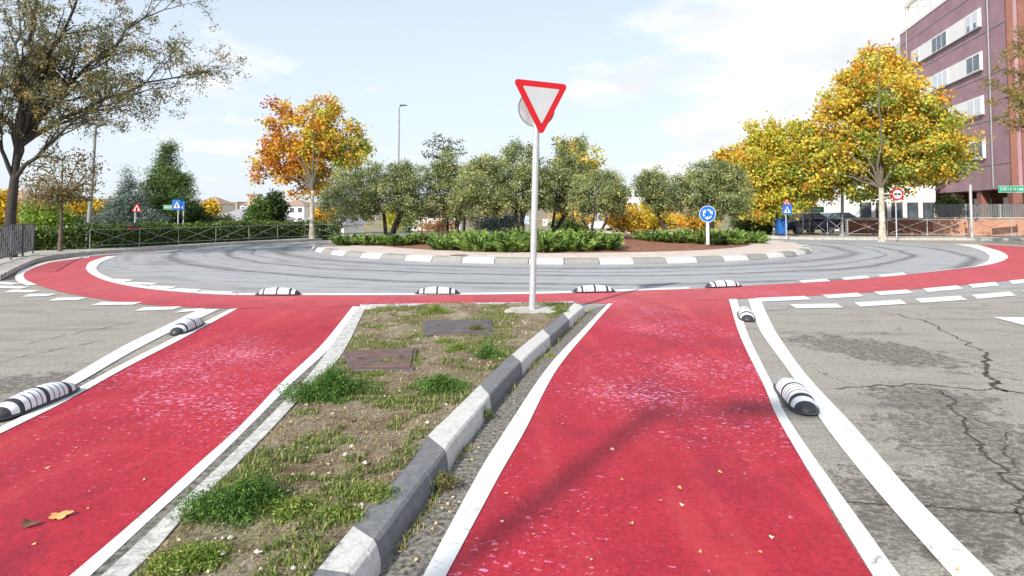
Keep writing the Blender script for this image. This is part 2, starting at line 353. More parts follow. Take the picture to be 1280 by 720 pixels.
M_asphalt = asphalt(); M_red = red_surface(); M_paint = road_paint(); M_oldpaint = old_paint(); M_soil = soil_mat()
M_kw = kerb_mat('white_painted_concrete', (.60, .595, .57), (.34, .33, .31), .60); M_kd = kerb_mat('dark_painted_concrete', (.15, .155, .17), (.26, .255, .245), .58)
M_kworn = kerb_mat('worn_white_concrete', (.68, .67, .64), (.22, .215, .21), .53)
M_conc = simple('concrete', (.42, .40, .37), .85, .25, 6, bmp=.3); M_pave = simple('pavement', (.40, .375, .35), .85, .2, 3, kind='world', bmp=.3)
M_galv = simple('galvanised_steel', (.50, .52, .54), .45, .12, 12, metal=.35, bmp=.05)
M_sgrey = simple('grey_steel', (.30, .31, .32), .5, .15, 10, metal=.3, bmp=0)
M_dark = simple('dark_metal', (.06, .062, .07), .5, .2, 10, bmp=0)
M_red_s = simple('red_sign_sheet', (.55, .008, .012), .4, .06, 5, bmp=0); M_white_s = simple('white_sign_sheet', (.52, .53, .55), .4, .05, 3, bmp=0)
M_blue_s = simple('blue_sign_sheet', (.01, .13, .50), .4, .06, 3, bmp=0); M_black_s = simple('black_sign_sheet', (.02, .02, .02), .5, .05, 3, bmp=0)
M_green_s = simple('green_sign_sheet', (.02, .30, .16), .45, .08, 3, bmp=0)
M_strip = stripes_mat()
M_leaf = leaf_mat('leaves'); M_needle = leaf_mat('needles', .15, .6); M_grass = leaf_mat('grass_blades', .3, .55)
M_bark = bark_mat('bark', (.13, .10, .075)); M_barkpale = bark_mat('pale_bark', (.42, .38, .30), (.60, .57, .48)); M_locust = bark_mat('furrowed_bark', (.05, .042, .036)); M_limb = bark_mat('limb_bark', (.14, .115, .085)); M_barkdark = bark_mat('dark_bark', (.055, .045, .038))
M_rust = simple('rusty_iron', (.13, .075, .065), .6, .35, 9, bmp=.4); M_iron2 = simple('dark_iron', (.10, .082, .08), .55, .3, 9, bmp=.4)
M_purple = brick_mat('purple_brick', (.29, .165, .205), (.35, .21, .25), (.42, .32, .34)); M_redbrick = brick_mat('red_brick', (.19, .07, .052), (.25, .10, .072), (.24, .17, .14))
M_orbrick = brick_mat('orange_brick', (.42, .19, .12), (.50, .25, .165), (.42, .31, .25)); M_pinkbrick = brick_mat('pink_brick', (.46, .26, .20), (.52, .31, .24), (.5, .4, .33))
M_wpanel = simple('white_render', (.78, .78, .78), .7, .05, 1, bmp=.05); M_cream = simple('cream_render', (.66, .60, .50), .8, .1, 1, bmp=.1); M_tan = simple('tan_render', (.50, .38, .28), .8, .15, 1, bmp=.1)
M_roof = simple('grey_tiles', (.30, .30, .32), .75, .15, 3, bmp=.3); M_roofred = simple('clay_tiles', (.34, .23, .17), .8, .2, 3, bmp=.3)
def glass():
    m, nt, b = newmat('window_glass'); v = coords(nt)
    nt.links.new(ramp(nt, noise(nt, v, 1.5, 3), [(.3, (.05, .065, .08)), (.7, (.12, .15, .18))]), b.inputs['Base Color'])
    b.inputs['Roughness'].default_value = .08; b.inputs['Specular IOR Level'].default_value = .8; return m
M_glass = glass(); M_shade = simple('roller_blind', (.62, .66, .72), .6, .06, 2, bmp=0)
M_litter = simple('brown_litter', (.14, .085, .05), .95, .6, 14, kind='world', bmp=1)
M_fence = simple('dark_railing_paint', (.10, .10, .11), .5, .15, 10, bmp=0)
M_rail = simple('grey_railing_paint', (.36, .37, .37), .5, .15, 10, bmp=0); M_screen = simple('grey_mesh_panel', (.16, .165, .17), .7, .2, 4, bmp=0)

# ------------------------------------------------------------------ curves and ground strips
def crom(pts, n=8):
    P = [Vector((p[0], p[1], 0)) for p in pts]; out = []
    for i in range(len(P) - 1):
        p0 = P[i - 1] if i else P[0] * 2 - P[1]; p1 = P[i]; p2 = P[i + 1]; p3 = P[i + 2] if i + 2 < len(P) else P[-1] * 2 - P[-2]
        for k in range(n):
            t = k / n
            out.append(.5 * ((2 * p1) + (p2 - p0) * t + (2 * p0 - 5 * p1 + 4 * p2 - p3) * t * t + (3 * p1 - p0 - 3 * p2 + p3) * t ** 3))
    out.append(P[-1]); return [(p.x, p.y) for p in out]
def resample(pts, n):
    P = [Vector(p) for p in pts]; d = [0]
    for a, b in zip(P, P[1:]): d.append(d[-1] + (b - a).length)
    out = []; j = 0
    for k in range(n):
        t = d[-1] * k / (n - 1)
        while j < len(P) - 2 and d[j + 1] < t: j += 1
        w = (t - d[j]) / max(1e-9, d[j + 1] - d[j]); out.append(P[j].lerp(P[j + 1], min(1, max(0, w))))
    return out
def gcurve(px, z=0.0, n=8, ext=0, smooth=True):
    pp = crom(px, n) if smooth and len(px) > 2 else px
    g = [gnd(x, y, z) for x, y in pp]
    if ext:
        d = (g[-1] - g[-2 if len(px) == 2 else -4]).normalized(); g.append(g[-1] + d * ext)
    return g
def strip(name, a, b, z, mat, n=60, label=None):
    A = resample(a, n); B = resample(b, n); mb = MB(); vs = []
    for p, q in zip(A, B): vs += [Vector((p.x, p.y, z)), Vector((q.x, q.y, z))]
    mb.add(vs, [(2 * i, 2 * i + 1, 2 * i + 3, 2 * i + 2) for i in range(n - 1)])
    return mb
def fix_up(o):
    import bmesh
    bm = bmesh.new(); bm.from_mesh(o.data); bmesh.ops.recalc_face_normals(bm, faces=bm.faces)
    for f in bm.faces:
        if f.normal.z < 0: f.normal_flip()
    bm.to_mesh(o.data); bm.free(); return o
def sheet(name, poly, z, mat):
    import bmesh
    from mathutils.geometry import tessellate_polygon
    vs = [Vector((p[0], p[1], z)) for p in poly]; tri = tessellate_polygon([vs]); mb = MB(); mb.add(vs, tri)
    return tag(fix_up(mb.build(name, mat)), kind='structure')

# --- terrain to the horizon
def terr(x, y):
    z = -.06
    d = max(0, (y - 34) + max(0, -x - 12) * .9, (-x - 24))
    if x > 12: k = max(0, 1 - (x - 12) / 10)
    else: k = 1
    z -= k * 3.2 * min(1, d / 16) ** 1.0
    r = math.hypot(x, y)
    if r > 120: z += (r - 120) * .024 + 4 * mnoise.noise(Vector((x / 150, y / 150, 0))) * min(1, (r - 120) / 200)
    if r > 900: z -= (r - 900) * .024
    return z
ax = [-3000, -2200, -1500, -1000, -700, -500, -380, -300, -240, -190, -150, -120, -95, -75, -60, -50] + list(range(-44, 46, 2)) + [50, 60, 75, 95, 120, 150, 190, 240, 300, 380, 500, 700, 1000, 1500, 2200, 3000]
mb = MB(); vs = [Vector((x, y, terr(x, y))) for y in ax for x in ax]; n = len(ax)
mb.add(vs, [(j * n + i, j * n + i + 1, (j + 1) * n + i + 1, (j + 1) * n + i) for j in range(n - 1) for i in range(n - 1)], 0, True)
M_terr = simple('dry_ground', (.22, .19, .11), .95, .35, .25, kind='world', bmp=.3)
tag(mb.build('ground', M_terr), kind='structure')

# --- road sheet and pavements
far_edge = [(-40, 13.2)] + [tuple(gnd(*p).xy) for p in crom([(0, 351), (28, 336), (56, 325.6), (112, 318.5), (202, 313), (262, 308), (375, 302.5)], 4)] + \
           [(-9.2, 36), (-4, 41), (2, 42.7), (8, 41.5), (13, 37.2), (15.6, 33.4), (20, 32.6), (26.7, 31.9), (45, 31)]
sheet('road', [(-40, -20), (45, -20)] + far_edge[::-1], 0, M_asphalt)
def offset(poly, d):
    out = []
    for i, p in enumerate(poly):
        a = Vector(poly[max(0, i - 1)]); b = Vector(poly[min(len(poly) - 1, i + 1)]); t = (b - a).normalized()
        out.append((p[0] - t.y * d, p[1] + t.x * d))
    return out
def clean_offset(poly, d):
    q = resample([Vector((*p, 0)) for p in offset(poly, d)], 260); base_ = [Vector((*p, 0)) for p in resample([Vector(p) for p in poly], 400)]
    return [tuple(p.xy) for p in q if min((p - b_).length for b_ in base_) > d * .97]
mb = MB(); e0 = far_edge; e1 = offset(far_edge, .16); e2 = clean_offset(far_edge, 2.4)
for i in range(len(e0) - 1):
    mb.add([(*e0[i], 0), (*e0[i + 1], 0), (*e0[i + 1], .12), (*e0[i], .12), (*e1[i + 1], .12), (*e1[i], .12)], [(0, 1, 2, 3), (3, 2, 4, 5)])
tag(mb.build('pavement_kerb', M_conc), kind='structure')
sheet('pavement', e1 + e2[::-1], .115, M_pave)
# wide lawn/soil shelf behind the pavement so the fences and hedge stand on ground
# --- red surfaces
ring_out = [(195, 314.6), (150, 317.5), (112, 321.2), (60, 328.8), (38, 336), (30, 343), (33, 350), (48, 357), (80, 366), (125, 374), (175, 380.2), (225, 384), (290, 386), (365, 385), (455, 382.6), (600, 380.5), (735, 379.5), (765, 380), (840, 377.5), (909, 374.5), (1024, 369.5), (1155, 361), (1280, 349), (1360, 339), (1405, 328), (1380, 317), (1320, 311), (1235, 306.2)]
ring_in = [(195, 313.9), (160, 316.6), (130, 321), (112, 328), (107, 335), (113, 342), (130, 350), (157, 356.5), (190, 361.5), (250, 367), (296, 369.2), (430, 369.4), (560, 369), (700, 367), (860, 361.5), (960, 356), (1040, 351), (1100, 346.5), (1175, 339), (1225, 333), (1252, 327), (1260, 321), (1252, 315), (1238, 310.5), (1222, 306)]
go = gcurve(ring_out); gi = gcurve(ring_in)
# ring polygon built directly (outer forward, inner back)
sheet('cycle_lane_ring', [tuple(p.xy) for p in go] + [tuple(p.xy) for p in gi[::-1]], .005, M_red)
# left lane
LL_r = gcurve([(452, 383), (400, 434), (350, 481), (300, 534), (250, 579), (200, 622), (150, 667), (90, 720)], ext=9)
LL_l = gcurve([(293, 386.6), (220, 426), (150, 462), (75, 503), (0, 541)], ext=9)
tag(strip('', LL_l, LL_r, .004, M_red, 80).build('cycle_lane_left', M_red), kind='structure')
RL_l = gcurve([(763, 380), (736, 410), (690, 468), (655, 540), (621, 600), (590, 660), (558, 720)], ext=8)
RL_r = gcurve([(912, 374.8), (918, 398), (926, 423), (940, 453), (956, 486), (982, 540), (1040, 642), (1090, 720)], ext=8)
tag(strip('', RL_l, RL_r, .004, M_red, 80).build('cycle_lane_right', M_red), kind='structure')
for nme in ('cycle_lane_left', 'cycle_lane_right'): fix_up(bpy.data.objects[nme])
# --- white painted lines
def line(a, b, ext=0, n=60, z=.009, mat=None, name='lane_line'):
    A = gcurve(a, ext=ext); B = gcurve(b, ext=ext)
    return tag(fix_up(strip('', A, B, z, None, n).build(name, mat or M_paint)), kind='structure')
# right lane left line
line([(760, 380), (730, 411), (683, 462), (631, 540), (594, 600), (530, 720)], [(765.6, 380), (740, 409), (694, 466), (656, 540), (622, 600), (558.5, 720)], 8)
# right lane right thin line
line([(911, 374.6), (926, 423), (956, 485), (981, 540), (1090, 720)], [(921, 374.2), (936.5, 422), (967, 484), (995, 540), (1123, 720)], 8)
# wide line
line([(935, 374), (944, 400), (955, 422), (991, 472), (1036, 540), (1100, 620), (1188, 720)], [(950, 373.4), (961, 398), (974, 422), (1010, 472), (1073, 540), (1145, 624), (1240, 720)], 8)
# left lane right line
line([(441, 383.5), (400, 434), (350, 481), (300, 534), (250, 579), (175, 647), (90, 720)], [(452, 384), (415, 433), (364, 481), (314, 532), (252, 593), (195, 645), (115, 720)], 9)
# left lane left thin line
line([(288, 386.8), (215, 424), (146, 459.5), (75, 498), (0, 535)], [(297, 386.2), (224, 426), (152, 463.5), (78, 505), (0, 543.5)], 9)
# left wide line
line([(248, 387.5), (200, 411), (150, 435.5), (67, 483), (0, 510)], [(275, 386.8), (214, 415), (157, 445), (76, 491.5), (0, 522)], 9)
# inner ring solid line and crescents
line([(107, 336), (113, 342.6), (130, 350.6), (157, 357.2), (190, 362.2), (250, 367.5), (296, 369.5)], [(120, 336), (127, 342.8), (146, 350), (172, 355.8), (204, 360.5), (256, 365.6), (298, 367.5)], 0, z=.010, mat=M_oldpaint)
line([(133, 320.6), (112, 328), (107, 336)], [(146, 320.6), (127, 328), (120, 336)], 0, z=.010)
line([(296, 369.4), (430, 369.6), (560, 369.2), (700, 367.2), (862, 361.6)], [(296, 367), (430, 367.2), (560, 366.8), (700, 364.8), (862, 359.4)], 0, z=.010)
line([(1160, 340.5), (1225, 333), (1252, 327), (1260, 321), (1252, 315), (1238, 310.5), (1222, 306)], [(1172, 338.4), (1214, 333.8), (1232, 328), (1237, 321.5), (1230, 315), (1214, 309.5), (1190, 305)], 0, z=.010)
# outer white edge on the left bend, top right edge
line([(112, 320), (70, 325.6), (48, 330), (27, 338), (19, 346), (22, 352.5), (34, 357.5)], [(112, 321.8), (72, 327), (54, 331), (36, 338), (29.5, 344), (33, 350.5), (46, 356.5)], 0, z=.010)
# dashes
mb = MB()
def quad(ps, z=.0095): mb.add([gnd(x, y).xy.to_3d() + Vector((0, 0, z)) for x, y in ps], [(0, 1, 2, 3)])
def dash_between(curve_top, curve_bot, xs):
    def yat(c, x):
        for (x0, y0), (x1, y1) in zip(c, c[1:]):
            if x0 <= x <= x1: return y0 + (y1 - y0) * (x - x0) / (x1 - x0)
        return c[-1][1]
    for x0, x1, sh in xs:
        quad([(x0 + sh, yat(curve_top, x0)), (x1 + sh, yat(curve_top, x1)), (x1, yat(curve_bot, x1)), (x0, yat(curve_bot, x0))])
# right, outside the red
tA = [(940, 373.6), (1024, 370), (1155, 361.6), (1280, 350), (1400, 336)]; bA = [(x, y + 4.6) for x, y in tA]
dash_between(tA, bA, [(952, 1014, -8), (1036, 1080, -8), (1100, 1142, -8), (1160, 1204, -7), (1216, 1250, -6), (1266, 1296, -5)])
tB = [(980, 381.2), (1057, 380), (1136, 375), (1211, 370), (1273, 364.5), (1400, 352)]; bB = [(x, y + 5.2) for x, y in tB]
dash_between(tB, bB, [(995, 1054, -8), (1076, 1134, -9), (1152, 1209, -9), (1222, 1270, -8), (1285, 1330, -7)])
# right, inside
tC = [(990, 351.8), (1040, 348.8), (1100, 344), (1160, 338.4)]; bC = [(x, y + 3) for x, y in tC]
dash_between(tC, bC, [(1003, 1038, -5), (1056, 1088, -5), (1102, 1134, -5)])
# left, inside the ring
for x0, x1, y0, y1 in ((142, 160, 349, 351.5), (157, 190, 353, 356), (186, 214, 357.5, 360.4), (216, 246, 361, 363.8), (249, 286, 364, 367)):
    quad([(x0 + 4, y0 - .4), (x1 + 8, y0 + 1.2), (x1, y1 + .6), (x0 - 4, y1 - 1)])
# left, outside the ring
for x0, y0, x1, y1, h in ((-30, 352.6, 20, 355.5, 2.0), (-20, 358.6, 31, 360.2, 2.4), (8, 364.6, 45, 364.6, 2.8), (30, 370.2, 66, 369.2, 3), (64, 375, 104, 374, 3.2), (118, 380.6, 172, 379.8, 3.4), (172, 387.4, 222, 385.6, 4), (222, 390, 252, 387.4, 3.5)):
    quad([(x0 + 8, y0 - h / 2 - .8), (x1 + 6, y1 - h / 2), (x1 - 6, y1 + h / 2), (x0 - 4, y0 + h / 2)])
quad([(1240, 397), (1340, 398), (1400, 418), (1286, 409)])
tag(fix_up(mb.build('give_way_dashes', M_oldpaint if False else M_paint)), kind='structure')

# --- cracks in the right hand road: thin irregular gaps filled dark
M_crack = simple('road_crack', (.055, .05, .043), .95, .3, 20, kind='world', bmp=0)
mb = MB()
def crack(pts, w, seed):
    rr = random.Random(seed); g = [gnd(x, y) for x, y in pts]; P = resample(g, max(20, int(sum((b - a).length for a, b in zip(g, g[1:])) / .02)))
    L = []
    for i, p in enumerate(P):
        q = p + Vector((mnoise.noise(p * 5 + Vector((seed, 0, 0))) * .09, mnoise.noise(p * 5 + Vector((0, seed, 9))) * .09, 0)) + Vector((mnoise.noise(p * 26) * .035, mnoise.noise(p * 26 + Vector((7, 0, 0))) * .035, 0)) + Vector((rr.uniform(-.006, .006), rr.uniform(-.006, .006), 0))
        L.append(q)
    vs = []
    for i, p in enumerate(L):
        d = (L[min(i + 1, len(L) - 1)] - L[max(0, i - 1)]).normalized(); nrm = Vector((-d.y, d.x, 0)); ww = w * (.25 + .55 * rr.random() + .7 * abs(mnoise.noise(p * 4))) / 2
        if i in (0, len(L) - 1): ww = .001
        vs += [(*(p + nrm * ww).xy, .0035), (*(p - nrm * ww).xy, .0035)]
    mb.add(vs, [(2 * i, 2 * i + 1, 2 * i + 3, 2 * i + 2) for i in range(len(L) - 1)])
crack([(1120, 393), (1160, 402), (1200, 425), (1232, 440)], .022, 1); crack([(1232, 440), (1236, 470), (1256, 489)], .05, 2)
crack([(1256, 489), (1300, 494), (1400, 500)], .03, 3); crack([(1036, 486), (1090, 483), (1130, 480), (1256, 489)], .022, 4)
crack([(1175, 488), (1200, 525), (1245, 580), (1275, 630), (1290, 660)], .022, 5); crack([(1060, 628), (1120, 634), (1200, 636), (1290, 640)], .02, 6)
crack([(1276, 590), (1255, 560), (1262, 540)], .012, 7); crack([(950, 390), (1020, 382), (1120, 393)], .012, 8)
crack([(1205, 520), (1230, 528), (1290, 545)], .010, 9); crack([(30, 430), (90, 418), (170, 402)], .015, 10); crack([(0, 452), (60, 440), (130, 425)], .012, 12)
tag(fix_up(mb.build('road_cracks', M_crack)), kind='structure')

# ------------------------------------------------------------------ the median
KI_px = [(717.5, 378.5), (704, 391), (678, 411.6), (640, 442.5), (600.6, 480), (560, 520), (535, 544), (510, 580), (442, 655), (395, 712)]
KO_px = [(738, 384), (719, 401), (697, 422), (662.5, 454.5), (623, 499), (590, 542), (571, 566), (554, 594), (490, 686), (466, 722)]
KI = gcurve(KI_px, .12, 8, ext=8); KO = gcurve(KO_px, .035, 8, ext=8)
ED_l = gcurve([(447, 385.5), (402, 450), (375, 482), (340, 519), (290, 569), (235, 622), (180, 674), (130, 720)], .03, ext=8)
ED_r = gcurve([(458, 382.5), (425, 446), (381, 491), (345, 530), (300, 576), (235, 640), (197, 684), (160, 720)], .04, ext=8)
# soil surface
nA, nB = 120, 40
A = resample(ED_r, nA); B = resample(KI, nA); mb = MB(); vs = []
for i in range(nA):
    for j in range(nB):
        t = j / (nB - 1); p = A[i].lerp(B[i], t); z = .03 + .085 * t ** .7
        edge = min(t, 1 - t) * 6
        z += min(1, edge) * (.035 * mnoise.noise(Vector((p.x * 2.2, p.y * 2.2, 0))) + .014 * mnoise.noise(Vector((p.x * 9, p.y * 9, 3))) + .012)
        vs.append(Vector((p.x, p.y, z)))
mb.add(vs, [(i * nB + j, i * nB + j + 1, (i + 1) * nB + j + 1, (i + 1) * nB + j) for i in range(nA - 1) for j in range(nB - 1)], 0, True)
med = tag(fix_up(mb.build('median_soil', M_soil)), kind='structure')
def med_z(x, y):
    best = min(range(0, nA), key=lambda i: abs(A[i].lerp(B[i], .5).y - y)); a, b = A[best], B[best]
    t = (x - a.x) / (b.x - a.x) if abs(b.x - a.x) > 1e-6 else .5; t = min(1, max(0, t))
    return .03 + .085 * t ** .7 + .012, t
# painted kerb (right side) in blocks
def idx_at(curve, px, py, z):
    g = gnd(px, py, z); return min(range(len(curve)), key=lambda i: (curve[i] - g).length)
KIr = resample(KI, 400); KOr = resample(KO, 400)
br = [((717.5, 378.5), (738, 384)), ((704, 391), (719, 401)), ((678, 411.6), (697, 422)), ((640, 442.5), (662.5, 454.5)), ((600.6, 480), (623, 499)), ((535, 544), (571, 566)), ((510, 580), (554, 594)), ((442, 655), (490, 686)), ((395, 712), (466, 722))]
cuts = [(idx_at(KIr, *a, .12), idx_at(KOr, *b, .11)) for a, b in br]
last = cuts[-1]; stp = 60
while last[0] + stp < 400 and last[1] + stp < 400: last = (min(399, last[0] + stp), min(399, last[1] + stp)); cuts.append(last)
mb = MB()
for k in range(len(cuts) - 1):
    (a0, b0), (a1, b1) = cuts[k], cuts[k + 1]; nseg = 8; white = k in (0, 2, 4, 7) or (k > 7 and k % 2 == 1); ring = []
    jx, jz = random.uniform(-.008, .008), random.uniform(-.006, .006)
    if k == 6: jx -= .012; jz -= .012
    for s in range(nseg + 1):
        t = (s + (0 if s else .05) - (0 if s < nseg else .05)) / nseg
        p = KIr[min(399, round(a0 + (a1 - a0) * t))]; q = KOr[min(399, round(b0 + (b1 - b0) * t))]
        d = (q - p); d.z = 0; d.normalize(); p = p + d * jx; q = q + d * jx
        zt = .122 + jz
        ring.append([Vector((*(p - d * .0).xy, -.05)), Vector((*p.xy, zt - .012)), Vector((*(p + d * .012).xy, zt)), Vector((*(q - d * .050).xy, zt - .003)), Vector((*(q - d * .030).xy, zt - .015)), Vector((*(q - d * .006).xy, .06)), Vector((*q.xy, .034)), Vector((*(q + d * .002).xy, -.02))])
    m_ = len(ring[0]); vs = [v for r_ in ring for v in r_]
    fs = [(i * m_ + j, i * m_ + j + 1, (i + 1) * m_ + j + 1, (i + 1) * m_ + j) for i in range(nseg) for j in range(m_ - 1)]
    mb.add(vs, fs, 0 if white else 1); mb.add(ring[0], [tuple(range(m_))], 0 if white else 1); mb.add(ring[-1], [tuple(range(m_))[::-1]], 0 if white else 1)
tag(mb.build('median_kerb', [M_kw, M_kd]), kind='structure')
# flush white edging on the left side of the median
def prism_strip(a, b, z0, z1, n, mats, name):
    A_, B_ = resample(a, n), resample(b, n); mb = MB(); vs = []
    for p, q in zip(A_, B_): vs += [(p.x, p.y, z0), (p.x, p.y, z1), (q.x, q.y, z1), (q.x, q.y, z0)]
    mb.add(vs, [(4 * i + j, 4 * i + j + 1, 4 * i + j + 5, 4 * i + j + 4) for i in range(n - 1) for j in range(3)]); mb.add(vs[:4], [(0, 1, 2, 3)])
    return tag(mb.build(name, mats), kind='structure')
prism_strip(ED_l, ED_r, -.02, .042, 120, M_kworn, 'median_edging')
fr_a = gcurve([(450, 382.8), (520, 381.2), (600, 380.2), (680, 379.4), (717, 378.4)], .05); fr_b = gcurve([(456, 385.2), (520, 383.8), (600, 382.6), (680, 381.8), (722, 380.6)], .05)
prism_strip(fr_b, fr_a, -.02, .075, 60, M_kworn, 'median_front_kerb')
# gutter dirt between kerb and lane line
mb = MB()
G1 = resample(KO, 160); G2 = resample(gcurve([(760, 380.5), (730, 411), (683, 462), (631, 540), (594, 600), (530, 720)], ext=8), 160)
M_grav = simple('gutter_grit', (.17, .155, .135), .95, .95, 38, kind='world', bmp=1)
vs = []
for p, q in zip(G1, G2): vs += [(p.x, p.y, .003), (q.x, q.y, .003)]
mb.add(vs, [(2 * i, 2 * i + 1, 2 * i + 3, 2 * i + 2) for i in range(159)])
tag(fix_up(mb.build('gutter', M_grav)), kind='structure')

GA = resample(gcurve([(452, 384), (415, 433), (364, 481), (314, 532), (252, 593), (195, 645), (115, 720)], ext=9), 160); GB = resample(ED_l, 160); mb = MB(); vs = []
for p, q in zip(GA, GB): vs += [(p.x, p.y, .006), (q.x, q.y, .006)]
mb.add(vs, [(2 * i, 2 * i + 1, 2 * i + 3, 2 * i + 2) for i in range(159)])
M_grav2 = simple('dark_gutter_dirt', (.15, .14, .12), .95, .85, 30, kind='world', bmp=1)
tag(fix_up(mb.build('gutter', M_grav2)), kind='structure')

# ------------------------------------------------------------------ the island
mb = MB(); NB = 66; th0 = .03
for k in range(NB):
    a0 = 2 * math.pi * k / NB + .0012; a1 = 2 * math.pi * (k + 1) / NB - .0012; ns = 3; ring = []
    for s in range(ns + 1):
        a = a0 + (a1 - a0) * s / ns; e = Vector((math.cos(a), math.sin(a), 0)); c = Vector((ICX, ICY, 0))
        ring.append([c + e * (IR - .34) + Vector((0, 0, .0)), c + e * (IR - .34) + Vector((0, 0, .165)), c + e * (IR - .1) + Vector((0, 0, .15)), c + e * IR + Vector((0, 0, .03)), c + e * IR + Vector((0, 0, -.03))])
    vs = [v for r_ in ring for v in r_]; mi = k % 2
    mb.add(vs, [(i * 5 + j, i * 5 + j + 1, (i + 1) * 5 + j + 1, (i + 1) * 5 + j) for i in range(ns) for j in range(4)], mi)
    mb.add(ring[0], [(0, 1, 2, 3, 4)], mi); mb.add(ring[-1], [(4, 3, 2, 1, 0)], mi)
M_kmid = kerb_mat('grey_painted_concrete', (.24, .235, .225), (.34, .33, .31), .55)
tag(mb.build('island_kerb', [M_kw, M_kmid]), kind='structure')
def apron():
    m, nt, b = newmat('pink_paving'); pos = coords(nt, 'world')
    br = N(nt, 'ShaderNodeTexBrick'); br.inputs['Scale'].default_value = 1; br.inputs['Brick Width'].default_value = .4; br.inputs['Row Height'].default_value = .4; br.inputs['Mortar Size'].default_value = .012; br.offset = 0
    br.inputs['Color1'].default_value = (.52, .42, .37, 1); br.inputs['Color2'].default_value = (.58, .50, .45, 1); br.inputs['Mortar'].default_value = (.36, .31, .28, 1)
    nt.links.new(pos, br.inputs['Vector'])
    c = mix(nt, .5, br.outputs[0], ramp(nt, noise(nt, pos, 2, 6, .7), [(.3, (.42, .32, .28)), (.7, (.64, .57, .52))]))
    nt.links.new(c, b.inputs['Base Color']); b.inputs['Roughness'].default_value = .85; return m
M_apron = apron(); M_mulch = simple('reddish_soil', (.21, .095, .058), .95, .4, 5, kind='world', bmp=1)
def annulus(name, r0, r1, z0, z1, mat, n=96, rings=1, bumpy=0):
    mb = MB(); vs = []
    for j in range(rings + 1):
        r = r0 + (r1 - r0) * j / rings; z = z0 + (z1 - z0) * j / rings
        for k in range(n):
            a = 2 * math.pi * k / n; x, y = ICX + r * math.cos(a), ICY + r * math.sin(a); vs.append((x, y, z + bumpy * mnoise.noise(Vector((x, y, 0))) * (1 if j < rings else 0)))
    mb.add(vs, [(j * n + k, j * n + (k + 1) % n, (j + 1) * n + (k + 1) % n, (j + 1) * n + k) for j in range(rings) for k in range(n)], 0, True)
    return tag(fix_up(mb.build(name, mat)), kind='structure')
annulus('island_apron', IR - 2.3, IR - .35, .185, .16, M_apron)
annulus('island_soil', .01, IR - 2.3, .55, .19, M_mulch, 96, 14, .1)
def isl_z(x, y):
    r = math.hypot(x - ICX, y - ICY); return .55 + (.19 - .55) * min(1, r / (IR - 2.3))

# ------------------------------------------------------------------ leaves and trees
RNG = np.random.default_rng(11)
def leaf_object(name, P, size, colors, parent, aspect=.55, dirs=None, mat=None, updown=.0, loc=None, kind=None, aniso=1.0):
    n = len(P); P = np.asarray(P)
    if dirs is None:
        D = RNG.normal(size=(n, 3)); D[:, 2] *= aniso
    else: D = np.asarray(dirs) + RNG.normal(size=(n, 3)) * .25
    D /= np.linalg.norm(D, axis=1, keepdims=True) + 1e-9
    Q = RNG.normal(size=(n, 3)); S = np.cross(D, Q); S /= np.linalg.norm(S, axis=1, keepdims=True) + 1e-9
    L = (size * RNG.uniform(.6, 1.35, n))[:, None]
    v = np.stack([P - D * L * .5, P + S * L * aspect * .5, P + D * L * .5, P - S * L * aspect * .5], 1).reshape(-1, 3)
    me = bpy.data.meshes.new(name); me.vertices.add(4 * n); me.loops.add(4 * n); me.polygons.add(n)
    me.vertices.foreach_set('co', v.ravel().astype(np.float32)); me.loops.foreach_set('vertex_index', np.arange(4 * n, dtype=np.int32))
    me.polygons.foreach_set('loop_start', np.arange(0, 4 * n, 4, dtype=np.int32)); me.update()
    ca = me.color_attributes.new('Col', 'FLOAT_COLOR', 'POINT'); c4 = np.ones((n, 4)); c4[:, :3] = np.clip(colors, 0, 1)
    ca.data.foreach_set('color', np.repeat(c4, 4, 0).ravel().astype(np.float32)); me.materials.append(mat or M_leaf); me.validate()
    o = bpy.data.objects.new(name, me); col.objects.link(o)
    if parent: o.parent = parent
    if loc is not None: o.location = loc
    return o
def sample_ell(ells, n, shell=.35):
    w = np.array([e[3] * e[4] * e[5] for e in ells]) ** .8; w /= w.sum(); idx = RNG.choice(len(ells), n, p=w); E = np.array(ells)[idx]
    d = RNG.normal(size=(n, 3)); d /= np.linalg.norm(d, axis=1, keepdims=True); r = RNG.uniform(shell ** 3, 1, n) ** (1 / 3)
    return E[:, :3] + d * r[:, None] * E[:, 3:6]
def pal(colors, weights=None):
    C = np.array(colors, float); w = np.array(weights if weights else [1] * len(C), float); w /= w.sum()
    def f(cl): return C[RNG.choice(len(C), len(cl), p=w)]
    return f
def bez(a, b, c, n): return [a.lerp(b, t).lerp(b.lerp(c, t), t) for t in [i / (n - 1) for i in range(n)]]
